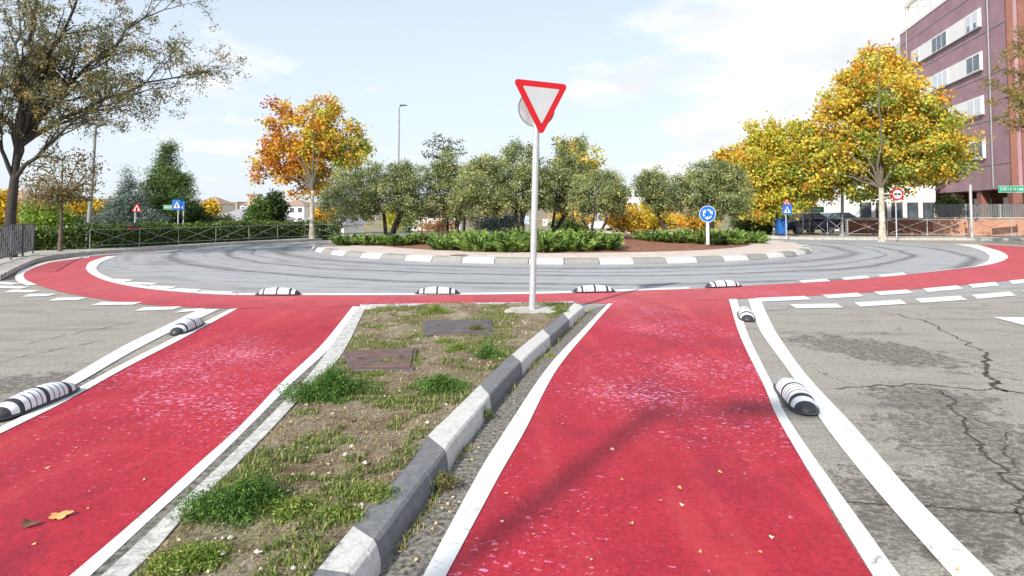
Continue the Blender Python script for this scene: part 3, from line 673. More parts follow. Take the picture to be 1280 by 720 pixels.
def tree(name, label, cat, base, ells_px, Y, nclump, per, leaf, colfn, trunk_r, fork, bark=None, aspect=.55, clump_r=.35, nlimb=7, mat=None, group=None, depth=1.0, shell=.35, lean=(0, 0), jitter=.18, trunks=1, nsub=60, aniso=1, twig=.012):
    """ells_px: crown lobes (px,py,rx,ry[,dY]) measured in the photograph, placed at distance Y; fork = trunk height to first limbs"""
    t = thing(name, base, label, cat, group); b = Vector(base); k = Y / FPX; ells = []
    for e in ells_px:
        c = at(e[0], e[1], Y) - b; c.y += (e[4] if len(e) > 4 else 0); ells.append((c.x, c.y, c.z, e[2] * k, e[2] * k * depth, e[3] * k))
    cl = sample_ell(ells, nclump, shell)
    rr = random.Random(hash(label) % 1000 if False else len(label) * 7 + int(abs(base[0]) * 13))
    mb = MB(); f = Vector((lean[0], lean[1], fork))
    tops = []
    for q in range(trunks):
        o = Vector((rr.uniform(-.25, .25), rr.uniform(-.2, .2), 0)) if trunks > 1 else Vector((0, 0, 0))
        ff = f + (Vector((rr.uniform(-.6, .6), rr.uniform(-.5, .5), 0)) if trunks > 1 else Vector((0, 0, 0)))
        mid = o.lerp(ff, .5) + Vector((rr.uniform(-.05, .05), rr.uniform(-.05, .05), 0)) * fork * .5
        pts = bez(o - Vector((0, 0, .15)), mid, ff, 8); s = 1 / math.sqrt(trunks)
        mb.tube(pts, [trunk_r * s * (1.35 if i == 0 else 1.1 if i == 1 else 1 - .04 * i) for i in range(8)], 10); tops.append(ff)
    mb.build('trunk', bark or M_bark, t); mb = MB()
    # limbs
    order = sorted(range(nclump), key=lambda i: rr.random())[:nlimb]; limbpts = []
    zt = max(c[2] for c in cl)
    tgt = [Vector(cl[i]) for i in order] + [Vector((f.x + lean[0], f.y, f.z + (zt - f.z) * .9))]
    for tg in tgt:
        s = rr.choice(tops); m = s.lerp(tg, .45) + Vector((0, 0, .18 * (tg - s).length))
        pts = bez(s, m, tg, 9); r0 = trunk_r * .30 / math.sqrt(trunks)
        pts = [p + Vector((rr.uniform(-1, 1), rr.uniform(-1, 1), rr.uniform(-1, 1))) * .018 * (tg - s).length * (0 if i == 0 else 1) for i, p in enumerate(pts)]
        mb.tube(pts, [r0 * (1 - i / 8) + twig for i in range(9)], 7); limbpts += [(p, r0 * (1 - i / 8) + twig) for i, p in enumerate(pts) if i > 1]
    for i in sorted(range(nclump), key=lambda i: rr.random())[:nsub]:
        tg = Vector(cl[i]); p, r0 = min(limbpts, key=lambda q: (q[0] - tg).length + (.8 if q[0].z > tg.z else 0)); m = p.lerp(tg, .5) + Vector((rr.uniform(-.1, .1), rr.uniform(-.1, .1), .08)) * (tg - p).length
        mb.tube(bez(p, m, tg, 4), [min(r0 * .6, twig * 2.2), twig * 1.6, twig, twig * .5], 5, cap=False)
    mb.build('limbs', M_limb, t)
    n = nclump * per; ci = np.repeat(np.arange(nclump), per); P = cl[ci] + RNG.normal(size=(n, 3)) * clump_r * .5 * np.array([1, 1, .75])
    C3 = np.stack([colfn(cl), colfn(cl), colfn(cl)], 0); C = C3[RNG.choice(3, n, p=[.5, .25, .25]), ci]; C = C * (1 + RNG.normal(size=(n, 1)) * jitter) * (1 + RNG.normal(size=(n, 3)) * jitter * .25)
    leaf_object('crown', P, leaf, C, t, aspect, mat=mat, aniso=aniso)
    return t
def gradient(cs):
    """cs: function(normalised xyz per clump) -> list of weights, colours"""
    def f(cl):
        lo, hi = cl.min(0), cl.max(0); u = (cl - lo) / (hi - lo); out = np.zeros((len(cl), 3))
        for i in range(len(cl)):
            cols, w = cs(u[i]); w = np.array(w); w = np.clip(w, 0, None) + 1e-4; out[i] = np.array(cols)[RNG.choice(len(cols), p=w / w.sum())]
        return out
    return f
OR, YE, YG, GR, RB = (.66, .27, .04), (.74, .50, .06), (.55, .53, .08), (.24, .33, .06), (.44, .15, .06)
OLV = pal([(.23, .29, .11), (.33, .38, .16), (.085, .12, .05), (.45, .48, .24), (.43, .43, .15), (.12, .16, .07)])

# ------------------------------------------------------------------ traffic signs
def rounded_tri(side, r, n=6):
    h = side * math.sqrt(3) / 2; P = [Vector((-side / 2, h / 3)), Vector((side / 2, h / 3)), Vector((0, -2 * h / 3))]
    c = Vector((0, 0)); out = []
    inner = [p * (1 - 2 * r / (2 * h / 3)) for p in P]
    for i, p in enumerate(inner):
        d = P[i].normalized(); a0 = math.atan2(d.y, d.x)
        for k in range(n + 1):
            a = a0 + R(60) - R(120) * k / n; out.append((p.x + r * math.cos(a), p.y + r * math.sin(a)))
    return out
def circ(r, n=40, cx=0, cy=0): return [(cx + r * math.cos(2 * math.pi * k / n), cy + r * math.sin(2 * math.pi * k / n)) for k in range(n)]
# plate frame: local x = right, local y(polygon) = up, thickness towards the viewer (-Y)
def plate(mb, poly, y0, y1, mi=0, rz=0, c=(0, 0, 0)):
    M = Matrix.Translation(Vector(c)) @ Matrix.Rotation(rz, 4, 'Z') @ Matrix.Rotation(math.pi / 2, 4, 'X')
    # after rotation X 90deg: (x, y, z) -> (x, -z, y); viewer at -Y sees +z side
    mb.prism(poly, y0, y1, mi, M)

base = gnd(665, 388, .12); bz = base.copy(); bz.z = .1
ys = thing('yield_sign', bz, 'red and white triangular give way sign on tall grey pole in the median', 'sign')
top = at(671, 136, base.y) - bz; dirp = top.normalized()
mb = MB(); mb.tube([Vector((0, 0, -.1)), top * .5, top * 1.0], .046, 20); mb.build('pole', M_galv, ys)
yaw = R(27); cS = (at(674.3, 125.5, base.y) - bz) + Vector((math.sin(yaw), -math.cos(yaw), 0)) * .05
tl = R(-1.0)
mb = MB(); tri = rounded_tri(.90, .045); plate(mb, tri, -.008, .008, 0, yaw, cS); o = mb.build('sign_plate', [M_red_s], ys)
mb = MB(); tri2 = rounded_tri(.60, .012); plate(mb, tri2, .0085, .0105, 0, yaw, cS); mb.build('sign_face', [M_white_s], o)
mb = MB(); plate(mb, rounded_tri(.88, .045), -.011, -.0085, 0, yaw, cS); mb.build('sign_back', [M_sgrey], o)
cB = (at(672.5, 134.5, base.y) - bz) - Vector((math.sin(yaw), -math.cos(yaw), 0)) * .05
mb = MB(); plate(mb, circ(.262), -.004, .004, 0, R(14), cB); rs = mb.build('round_plate', [M_galv], ys)
ringp = [cB + Matrix.Rotation(R(14), 3, 'Z') @ Vector((.266 * math.cos(a), 0, .266 * math.sin(a))) for a in [2 * math.pi * k / 40 for k in range(41)]]
mb = MB(); mb.tube(ringp, .012, 6, cap=False); mb.build('rim', M_sgrey, rs)
for dz in (-.12, .12):
    mb = MB(); c = cS.lerp(cB, .5) + Vector((0, 0, dz)); mb.box(c, (.11, .085, .035), rz=yaw); mb.build('bracket', M_sgrey, ys)
mb = MB(); pts = [((.36 + .07 * random.uniform(-1, 1)) * math.cos(a) * 1.15 + .05, (.30 + .05 * random.uniform(-1, 1)) * math.sin(a)) for a in [2 * math.pi * k / 18 for k in range(18)]]
mb.prism(pts, -.1, .038); mb.build('concrete_base', M_conc, ys)

# ------------------------------------------------------------------ striped lane separators
def sep_mesh():
    mb = MB(); nu, nv = 64, 16; L, Wd, H = .78, .10, .130; vs = []
    for i in range(nu + 1):
        t = -1 + 2 * i / nu; s = max(0, 1 - abs(t) ** 2.1) ** .5 if abs(t) < 1 else 0; w = max(0, 1 - abs(t) ** 5) ** .5
        rib = 1 + .025 * math.cos(t * math.pi * 14)
        for j in range(nv + 1):
            a = math.pi * j / nv; vs.append((t * L / 2, Wd * (w * .97 + .03) * math.cos(a) * (.96 + .04 * rib), .012 + (H - .012) * s * math.sin(a) ** .8 * rib))
    mb.add(vs, [(i * (nv + 1) + j, (i + 1) * (nv + 1) + j, (i + 1) * (nv + 1) + j + 1, i * (nv + 1) + j + 1) for i in range(nu) for j in range(nv)], 0, True)
    return mb
def sep_obj(p, q, label, first=[None]):
    a = math.atan2(q.y - p.y, q.x - p.x); c = (p + q) / 2
    if first[0] is None:
        t = thing('lane_separator', (c.x, c.y, .0), label, 'lane separator', 'striped rubber lane separators', a)
        sep_mesh().build('rubber_body', M_strip, t)
        mb = MB(); sh = []
        for k in range(40):
            an = 2 * math.pi * k / 40; ce, se = math.cos(an), math.sin(an); sh.append((.415 * abs(ce) ** .6 * (1 if ce > 0 else -1), .115 * abs(se) ** .7 * (1 if se > 0 else -1)))
        mb.prism(sh, .009, .016); mb.build('base_plate', M_dark, t); first[0] = t; return t
    return copy_thing(first[0], (c.x, c.y, 0), a, label)
def pair(p, q, ext=.4):
    c = (p + q) / 2; d = (q - p).normalized(); return c - d * ext, c + d * ext
seps = [((2, 524), (82, 492), 'black and white striped separator nearest the camera beside the left red lane'),
        ((215, 421), (252, 404), 'small striped separator at the far end of the left red lane'),
        ((1012, 522), (978, 482), 'striped separator nearest the camera beside the right red lane'),
        ((935, 403), (930, 391), 'striped separator at the far end of the right red lane'),
        ((322, 369), (374, 369), 'leftmost of four striped separators along the roundabout line'),
        ((521, 368), (573, 368), 'striped separator on the roundabout line left of the give way pole'),
        ((716, 366), (768, 365), 'striped separator on the roundabout line right of the give way pole'),
        ((879, 360), (929, 358), 'rightmost of four striped separators along the roundabout line')]
for a, b, l in seps:
    p, q = pair(gnd(*a), gnd(*b)); o = sep_obj(p, q, l)
    o.location.z = .010

# ------------------------------------------------------------------ iron covers on the median
def cover(px_pts, z, mat, label, mossy=False):
    P = [gnd(x, y, z) for x, y in px_pts]; c = sum(P, Vector()) / 4
    t = thing('access_cover', (c.x, c.y, z - .035), label, 'access cover', 'iron covers set in the median')
    mb = MB(); mb.prism([((p - c).x, (p - c).y) for p in P], 0, .03); mb.build('frame', M_iron2, t, bevel=.006)
    mb = MB(); mb.prism([((p - c).x * .9, (p - c).y * .88) for p in P], .03, .042); lid = mb.build('lid', mat, t, bevel=.004)
    for u in (-.3, .3):
        mb = MB(); a = (P[0] - c).lerp(P[1] - c, .5 + u).lerp((P[3] - c).lerp(P[2] - c, .5 + u), .5); mb.box((a.x, a.y, .044), (.06, .02, .006)); mb.build('lifting_slot', M_black_s, lid)
cover([(428, 439), (521, 434), (517, 461), (440, 461)], .118, M_rust, 'rusty brown square access cover nearer the left red lane')
cover([(530, 400), (614, 399), (617, 416), (530, 416)], .132, M_iron2, 'dark iron access cover partly overgrown behind the rusty one')

# ------------------------------------------------------------------ grass and weeds
def blades(name, roots, heights, width, cols, parent=None, loc=(0, 0, 0), spread=.5, mat=None):
    n = len(roots); roots = np.asarray(roots); a = RNG.uniform(0, 2 * math.pi, n); d = np.stack([np.cos(a), np.sin(a), np.zeros(n)], 1)
    if spread is not None: lean_ = RNG.uniform(0, 1, n)[:, None] * spread
    H = np.asarray(heights)[:, None]; s = np.stack([-d[:, 1], d[:, 0], np.zeros(n)], 1) * (width * RNG.uniform(.6, 1.4, n))[:, None]
    up = np.array([0, 0, 1.0]); m = roots + up * H * .55 + d * lean_ * H * .35; tp = roots + up * H * (1 - lean_ * .35) + d * lean_ * H * 1.1
    v = np.stack([roots - s, roots + s, m + s * .8, m - s * .8, tp], 1).reshape(-1, 3); i0 = np.arange(n) * 5
    loops = np.stack([i0, i0 + 1, i0 + 2, i0 + 3, i0 + 3, i0 + 2, i0 + 4], 1).ravel(); starts = np.stack([np.arange(n) * 7, np.arange(n) * 7 + 4], 1).ravel()
    me = bpy.data.meshes.new(name); me.vertices.add(5 * n); me.loops.add(7 * n); me.polygons.add(2 * n)
    me.vertices.foreach_set('co', v.ravel().astype(np.float32)); me.loops.foreach_set('vertex_index', loops.astype(np.int32)); me.polygons.foreach_set('loop_start', starts.astype(np.int32)); me.update()
    ca = me.color_attributes.new('Col', 'FLOAT_COLOR', 'POINT'); c4 = np.ones((n, 4)); c4[:, :3] = np.clip(cols, 0, 1)
    ca.data.foreach_set('color', np.repeat(c4, 5, 0).ravel().astype(np.float32)); me.materials.append(mat or M_grass); me.validate()
    o = bpy.data.objects.new(name, me); col.objects.link(o); o.location = loc
    if parent: o.parent = parent
    return o
# short ground cover on the median
roots = []; hs = []; cs = []
for _ in range(90000):
    i = min(nA - 1, int(RNG.beta(1.0, 1.6) * 95)); i = int(RNG.integers(0, 100)); t = RNG.uniform(.01, .99)
    p = A[i].lerp(A[min(nA - 1, i + 1)], RNG.uniform(0, 1)).lerp(B[i].lerp(B[min(nA - 1, i + 1)], RNG.uniform(0, 1)), t)
    if p.y < 1.2 or p.y > 10.3: continue
    dn = mnoise.noise(Vector((p.x * 2.0, p.y * 1.6, 5))) + .55 * mnoise.noise(Vector((p.x * 6, p.y * 6, 1))) + (.18 if t > .7 else 0) + (.12 if t < .2 else 0)
    green = dn > .13
    if not green and RNG.uniform() > .22: continue
    z = .03 + .085 * t ** .7 + min(1, min(t, 1 - t) * 6) * (.035 * mnoise.noise(Vector((p.x * 2.2, p.y * 2.2, 0))) + .014 * mnoise.noise(Vector((p.x * 9, p.y * 9, 3))) + .012)
    roots.append((p.x, p.y, z)); hs.append(RNG.uniform(.012, .045) if green else RNG.uniform(.006, .026))
    cs.append(((.16, .22, .05), (.24, .28, .08), (.34, .32, .13), (.11, .16, .04))[RNG.integers(0, 4)] if green else ((.42, .34, .18), (.30, .22, .12), (.50, .43, .26), (.24, .26, .10))[RNG.integers(0, 4)])
tag(blades('short_grass', roots, hs, .0035, np.array(cs) * RNG.uniform(.7, 1.2, (len(cs), 1)), spread=1.3), kind='stuff', label='patchy short grass and dry straw over the median soil', cat='grass')
def pebble_field():
    mb = MB()
    for _ in range(420):
        i = int(RNG.integers(0, 100)); t = RNG.uniform(.03, .97); p = A[i].lerp(B[i], t)
        if p.y < 1: continue
        z = .03 + .085 * t ** .7 + .012; r = RNG.uniform(.005, .018); n = 6; vs = [(p.x, p.y, z + r * .8)]
        for k in range(n): a = 2 * math.pi * k / n; q = r * RNG.uniform(.7, 1.3); vs.append((p.x + q * math.cos(a), p.y + q * math.sin(a), z))
        mb.add(vs, [(0, 1 + k, 1 + (k + 1) % n) for k in range(n)])
    return mb
M_peb = simple('pale_stones', (.50, .46, .40), .9, .3, 3, kind='world', bmp=0)
tag(pebble_field().build('gravel', M_peb), kind='stuff', label='small pale stones strewn over the soil', cat='gravel')
# weeds
def weed(px, py, wpx, hgt, n, label, cols, name='weed', feather=True, ry=.7, z=None):
    g = gnd(px, py, .1); mz, t = med_z(g.x, g.y); g = gnd(px, py, mz if z is None else z); k = g.y / FPX; r = wpx * k / 2
    th = thing(name, g, label, 'weed', 'green weeds growing on the median')
    d = np.abs(RNG.normal(size=n)) * .62; a = RNG.uniform(0, 2 * math.pi, n); d = np.clip(d * (1 + .45 * np.sin(a * 3 + px) * np.cos(a * 2 + py)), 0, 1.1)
    rt = np.stack([np.cos(a) * d * r * .7, np.sin(a) * d * r * ry * .7, np.zeros(n) - .01], 1); nh = 1 - .5 * np.clip(d, 0, 1.3)
    for i in range(n): nh[i] *= .7 + .6 * mnoise.noise(Vector((rt[i][0] / r * 1.8, rt[i][1] / r * 1.8, px)))
    H = hgt * np.clip(nh, .2, 1.3) * RNG.uniform(.35, 1.35, n); C = np.array(cols)[RNG.integers(0, len(cols), n)] * RNG.uniform(.6, 1.25, (n, 1))
    blades('stems', rt, H, .0028, C, th, spread=.95)
    if feather:      # small leaflets along the stems
        m = n * 9; q = RNG.integers(0, n, m); u = RNG.uniform(.3, 1, m); P = rt[q] + np.stack([np.zeros(m), np.zeros(m), H[q] * u], 1); P[:, :2] *= (1 + .35 * u)[:, None]; P += RNG.normal(size=(m, 3)) * np.array([.018, .018, .010])
        leaf_object('leaflets', P, .019, C[q] * RNG.uniform(.8, 1.25, (m, 1)), th, .30, mat=M_grass)
    return th
G1c = [(.07, .16, .025), (.12, .24, .04), (.045, .10, .02), (.17, .29, .06)]; G2c = [(.17, .27, .04), (.22, .32, .06), (.12, .2, .03), (.33, .33, .09)]
weed(412, 494, 125, .26, 1500, 'large bright green feathery weed beside the white edging', G1c)
weed(302, 636, 140, .17, 1400, 'large dark green feathery weed nearest the camera by the edging', G1c)
weed(370, 640, 90, .08, 500, 'low light green weed just right of the nearest dark one', G2c)
weed(420, 645, 60, .05, 450, 'low patch of pale green weed beside the dark kerb stones', G2c)
weed(550, 486, 78, .15, 650, 'medium green tufted weed in the middle of the median', G1c)
weed(610, 445, 40, .15, 350, 'small upright green weed close to the painted kerb', G1c)
weed(573, 437, 36, .08, 320, 'sparse grey green weed left of the upright one', G2c)
weed(596, 415, 38, .12, 300, 'round tuft growing over the dark iron cover', [(.16, .17, .05), (.22, .2, .07), (.1, .12, .03)])
weed(546, 392, 46, .16, 420, 'green tuft at the far edge of the median', G2c)
weed(698, 389, 22, .1, 220, 'small bright tuft beside the sign footing', G2c)
weed(560, 428, 34, .04, 500, 'thin flat weed behind the iron cover', G2c)
weed(470, 470, 40, .05, 320, 'sparse low weed right of the large feathery weed', G2c)
weed(455, 618, 80, .03, 600, 'flat pale weed patch before the dark kerb stone', G2c)
weed(240, 700, 90, .05, 1000, 'flat sparse weed at the bottom edge of the photo', G2c)
weed(555, 603, 34, .07, 160, 'dry brownish grass tuft in the gap between dark kerb stones', [(.22, .18, .08), (.12, .1, .05), (.17, .2, .06)], z=.04)
weed(607, 520, 20, .10, 40, 'thin leafy weed sprouting against the white kerb stone', [(.1, .15, .04)], z=.03)
weed(688, 446, 14, .06, 40, 'yellowish weed in the gutter under the kerb', [(.4, .35, .05), (.2, .3, .05)], z=.0)

rt = []; hh = []; cc = []
for _ in range(2600):
    i = int(RNG.integers(0, 120)); q = G1[i].lerp(G1[i + 1], RNG.uniform(0, 1))
    if q.y < 1.2 or mnoise.noise(Vector((q.x * 3, q.y * 3, 8))) < .12: continue
    rt.append((q.x + abs(RNG.normal()) * .025 + .005, q.y - abs(RNG.normal()) * .01, .004)); hh.append(RNG.uniform(.01, .05)); cc.append(((.16, .2, .05), (.36, .30, .12), (.24, .24, .07))[RNG.integers(0, 3)])
tag(blades('gutter_grass', rt, hh, .003, np.array(cc), spread=1.2), kind='stuff', label='short weeds and straw along the foot of the painted kerb', cat='grass')

# ------------------------------------------------------------------ fallen leaves
def leaf_shape(lobes, r, curl):
    mb = MB(); n = lobes * 4; pts = []
    for k in range(n):
        a = 2 * math.pi * k / n; rad = r * (.62 + .38 * abs(math.cos(a * lobes / 2))) * (1.15 if math.cos(a) > .8 else 1); pts.append((rad * math.cos(a), rad * math.sin(a) * .8, curl * (math.cos(2 * a) * .5 + .5) * r + .003))
    mb.add([(0, 0, .006 + curl * r * .2)] + pts, [(0, 1 + k, 1 + (k + 1) % n) for k in range(n)], 0, True); return mb
M_lf1 = simple('tan_dead_leaf', (.60, .33, .12), .7, .25, 30, bmp=0); M_lf2 = simple('brown_dead_leaf', (.16, .07, .04), .7, .3, 30, bmp=0); M_lf3 = simple('pale_dead_leaf', (.70, .58, .36), .7, .25, 30, bmp=0); M_lf4 = simple('yellow_leaf', (.55, .40, .14), .7, .25, 30, bmp=0)
g = gnd(75, 645, .01); o = leaf_shape(5, .05, .2).build('fallen_leaf', M_lf1, loc=g); o.rotation_euler = (.1, 0, .4); tag(o, 'large tan lobed leaf lying on the left red lane', 'leaf')
g = gnd(36, 656, .01); o = leaf_shape(3, .04, .45).build('fallen_leaf', M_lf2, loc=g); o.rotation_euler = (.1, .2, .2); tag(o, 'curled dark brown leaf left of the large tan one', 'leaf')
g = gnd(434, 525, .12); o = leaf_shape(3, .045, .3).build('fallen_leaf', M_lf2, loc=g); o.rotation_euler = (0, .2, .8); tag(o, 'single brown leaf lying on the bare soil', 'leaf')
g = gnd(330 * 1280 / 1280 + 867, 710, .012); 
small = [leaf_shape(3, .016, .3).build('fallen_leaf', m_) for m_ in (M_lf3, M_lf4, M_lf1)]
spots = [(628, 652), (633, 617), (620, 688), (765, 562), (778, 600), (688, 637), (722, 640), (666, 668), (850, 610), (853, 632), (875, 690), (950, 690), (965, 672), (826, 626), (704, 530), (112, 615), (137, 588), (95, 560), (44, 545), (43, 680), (110, 636), (230, 555), (180, 600), (60, 585), (860, 560), (900, 590), (790, 655), (740, 700)]
for i, (x, y) in enumerate(spots):
    if i < 3: o = small[i]
    else: o = small[i % 3].copy(); col.objects.link(o)
    o.location = gnd(x, y, .008); o.rotation_euler = (random.uniform(-.3, .3), random.uniform(-.3, .3), random.uniform(0, 6)); s = random.uniform(.5, .95); o.scale = (s, s, s)
    tag(o, 'small pale fallen leaf lying on a red lane', 'leaf', 'small fallen leaves on the red lanes')
for i, (x, y) in enumerate([(560, 630), (566, 622), (553, 636), (545, 655), (574, 628), (562, 640), (540, 662), (598, 560), (590, 575), (660, 480), (690, 440), (500, 690), (550, 628), (569, 636), (520, 700), (1197, 712)]):
    o = small[(1, 0, 1)[i % 3]].copy(); col.objects.link(o); o.location = gnd(x, y, .010); o.rotation_euler = (random.uniform(-.3, .3), random.uniform(-.3, .3), random.uniform(0, 6))
    if i == 15: tag(o, 'single yellow leaf lying on the wide white line', 'leaf'); o['group'] = 'lone leaf'
    else: tag(o, 'small yellow leaf caught in the gutter beside the kerb', 'leaf', 'yellow leaves in the gutter')

# ------------------------------------------------------------------ island planting
def juniper(x, y, r, h, seed):
    n = 190; th = RNG.uniform(0, 2 * math.pi, n); P = []; D = []; C = []
    for a in th:
        el = RNG.uniform(.05, 1.35); L = RNG.uniform(.6, 1.05); o = np.array([math.cos(a) * r * RNG.uniform(0, .5), math.sin(a) * r * RNG.uniform(0, .5), 0]); tip = np.array([math.cos(a) * r * math.cos(el) ** .5, math.sin(a) * r * math.cos(el) ** .5, h * (.35 + .75 * math.sin(el))]) * L
        c = np.array(((.12, .22, .045), (.21, .32, .07), (.04, .08, .02), (.30, .40, .10))[RNG.integers(0, 4)])
        for k in range(40):
            t = RNG.uniform(.35, 1) ; b = o + (tip - o) * t + np.array([0, 0, -.12 * h * (1 - t)]) ; P.append(b + RNG.normal(size=3) * .045 * (1.25 - t)); D.append((tip - o) / np.linalg.norm(tip - o) * np.array([1, 1, .45])); C.append(c * RNG.uniform(.7, 1.25) * (1 + .2 * t))
    return np.array(P), np.array(D), np.array(C)
protos = []
for s in range(4):
    P, D, C = juniper(0, 0, 1.0, .8, s); protos.append((P, D, C))
jun = [(436, 303, 24.6, .8, .6), (468, 304.5, 24.4, .85, .62), (502, 305, 24.2, .85, .62), (530, 304, 24.4, .7, .6), (560, 311, 21.4, .8, .8), (600, 314.5, 20.7, 1.0, .95), (638, 315.5, 20.4, 1.0, .9), (680, 315.5, 20.3, 1.0, .95), (718, 315, 20.5, 1.0, .9), (752, 313, 21, .9, .85), (812, 304, 24.6, .8, .6), (842, 305.5, 24.4, .9, .7), (876, 306.5, 24.2, .95, .8), (908, 305.5, 24.6, .95, .85), (938, 302, 26, .8, .75), (585, 300, 24, 1.0, .7), (655, 301, 24, 1.1, .7), (720, 300, 24, 1.0, .7)]
jl = ['left group', 'middle group', 'right group']
first = {}
for i, (px, py, Y, r, h) in enumerate(jun):
    c = at(px, 290, Y); c.z = isl_z(c.x, c.y) - .02; k = i % 4
    grp = 'left' if px < 540 else ('right' if px > 790 else 'middle')
    if k not in first:
        P, D, C = protos[k]; o = leaf_object('creeping_juniper', P, .17, C, None, .2, D, M_needle); first[k] = o
    else: o = first[k].copy(); col.objects.link(o)
    o.location = c; o.scale = (r, r, h / .8 * .70); o.rotation_euler = (0, 0, i * 1.3)
    tag(o, {'left': 'low green creeping juniper of the left bed on the island', 'middle': 'low bright green creeping juniper behind the give way pole on the island', 'right': 'low green creeping juniper round the blue sign on the island'}[grp], 'shrub', 'creeping junipers in the %s bed of the island' % grp)

def olive(px, pyb, Y, ells, nc, label, r=.13, fork=1.0, trunks=3, cf=OLV, **kw):
    b = at(px, pyb, Y); b.z = isl_z(b.x, b.y) if math.hypot(b.x - ICX, b.y - ICY) < IR else 0
    ells = [(e[0], e[1], e[2] * 1.1, e[3] * 1.08) for e in ells]
    return tree('olive_tree', label, 'tree', b, ells, Y, int(nc * 1.5), kw.pop('per', 95), kw.pop('leaf', .10), cf, r, fork, M_barkdark, aspect=.38, clump_r=kw.pop('cr', .27), nlimb=8, group='olive trees on the island', trunks=trunks, shell=.3, **kw)
olive(485, 290, 26, [(440, 243, 33, 34), (478, 235, 30, 34), (508, 245, 26, 42), (420, 256, 18, 22), (455, 262, 20, 12), (520, 262, 18, 14), (500, 222, 20, 18)], 240, 'broad grey green olive tree at the left of the island', .16, 1.3)
olive(572, 288, 27, [(560, 238, 30, 36), (590, 228, 18, 28), (545, 225, 20, 24), (560, 205, 10, 22), (575, 262, 20, 14), (540, 258, 16, 14)], 170, 'dark olive tree with bare shoots rising above its crown', .13, .9)
olive(652, 290, 25, [(610, 232, 36, 36), (648, 222, 30, 42), (670, 240, 22, 30), (640, 188, 14, 18), (600, 210, 18, 16), (625, 256, 26, 12), (585, 250, 18, 14)], 270, 'largest pale green olive tree left of the give way pole', .16, 1.2)
olive(695, 289, 26.5, [(696, 235, 24, 34), (712, 222, 16, 34), (705, 190, 8, 22), (728, 195, 6, 22)], 140, 'narrow olive tree just right of the give way pole', .12, 1.0)
olive(738, 287, 24, [(748, 240, 32, 26), (765, 250, 18, 22), (728, 252, 15, 20)], 150, 'small pale olive tree with forked dark trunk', .11, .9, leaf=.09)
olive(838, 287, 27, [(815, 235, 19, 24), (828, 248, 14, 20), (808, 225, 10, 12)], 90, 'small olive tree leaning left at the right of the island', .1, .9, trunks=1, lean=(-.5, 0))
olive(893, 288, 26, [(870, 240, 30, 30), (905, 238, 30, 34), (888, 222, 26, 20), (850, 250, 17, 18), (925, 250, 12, 22)], 240, 'round grey olive tree behind the blue roundabout sign', .17, 1.1)
# bare shoots above the second olive
b = at(560, 285, 27.5); b.z = isl_z(b.x, b.y)
tree('shrub_tree', 'tall thin tree with sparse leafy shoots rising between olive trees', 'tree', b, [(552, 180, 22, 17), (575, 185, 8, 14), (530, 190, 8, 12), (560, 215, 22, 20)], 27.5, 60, 14, .12, pal([(.10, .12, .07), (.16, .17, .10)]), .05, 2.2, M_barkdark, clump_r=.22, nlimb=9, nsub=50)
b = at(716, 285, 32); b.z = 0.25
tree('poplar_tree', 'slender yellow and green tree rising behind the olive trees', 'tree', b, [(722, 205, 22, 28), (742, 205, 10, 20), (700, 195, 10, 22), (716, 185, 8, 14)], 32, 110, 34, .17, pal([YE, YG, (.30, .30, .06), (.2, .22, .07)], [4, 3, 3, 2]), .09, 2.2, M_bark, clump_r=.35, nlimb=9)
b = at(737, 285, 34); b.z = .25
def bush(name, label, px, py, rx, ry, Y, nc, per, leaf, cf, cat='bush', zb=None, group=None, bark=None, mat=None, aspect=.55, cr=.4, depth=.9):
    b = at(px, py + ry, Y); b.z = (terr(b.x, b.y) if zb is None else zb)
    return tree(name, label, cat, b, [(px, py, rx, ry), (px - rx * .35, py + ry * .3, rx * .6, ry * .6), (px + rx * .4, py + ry * .25, rx * .6, ry * .7)], Y, nc, per, leaf, cf, .05, max(.3, (at(px, py + ry * .5, Y).z - b.z)), bark or M_barkdark, clump_r=cr, group=group, mat=mat, aspect=aspect, nlimb=5, nsub=15, depth=depth)
YEL = pal([(.66, .46, .03), (.72, .54, .05), (.56, .34, .02), (.45, .38, .04)]); DKG = pal([(.03, .06, .025), (.05, .085, .03), (.07, .11, .04)]); BLU = pal([(.10, .145, .12), (.15, .20, .17), (.22, .28, .25), (.06, .09, .07)])
LIM = pal([(.22, .33, .04), (.30, .42, .06), (.14, .24, .03)]); MID = pal([(.06, .11, .03), (.09, .15, .04), (.12, .18, .05)]); YO = pal([YE, OR, (.5, .3, .03), YG], [4, 2, 3, 2])
bush('autumn_bush', 'golden bush behind the junipers right of the small olive', 780, 270, 24, 20, 38, 90, 50, .18, YO, zb=0)
bush('autumn_bush', 'bright yellow bush in the gap between olive trees', 818, 268, 30, 20, 44, 90, 50, .2, YEL, zb=0)
bush('autumn_bush', 'orange yellow bush under the round olive tree', 868, 276, 30, 10, 38, 70, 45, .16, YO, zb=0)
bush('autumn_bush', 'orange bush behind trunks right of the give way pole', 716, 272, 26, 14, 38, 70, 40, .17, YO, zb=0)
bush('autumn_bush', 'small lime yellow bush behind the left olive trunk', 493, 270, 12, 16, 36, 50, 45, .14, pal([(.55, .5, .05), (.45, .48, .06)]), zb=0)
bush('autumn_bush', 'low pinkish orange bush right of the left olive', 548, 282, 24, 7, 36, 50, 45, .13, pal([(.45, .22, .12), (.5, .34, .14), (.35, .15, .08)]), zb=0)
bush('blue_conifer', 'low spreading blue grey conifer under the olive trees', 622, 277, 34, 13, 30, 110, 70, .13, BLU, zb=.4, mat=M_needle, aspect=.2)
bush('evergreen_bush', 'dark evergreen bush right of the give way pole among trunks', 708, 284, 20, 8, 31, 50, 60, .13, MID, zb=.35)
b = at(512, 290, 33); b.z = .1
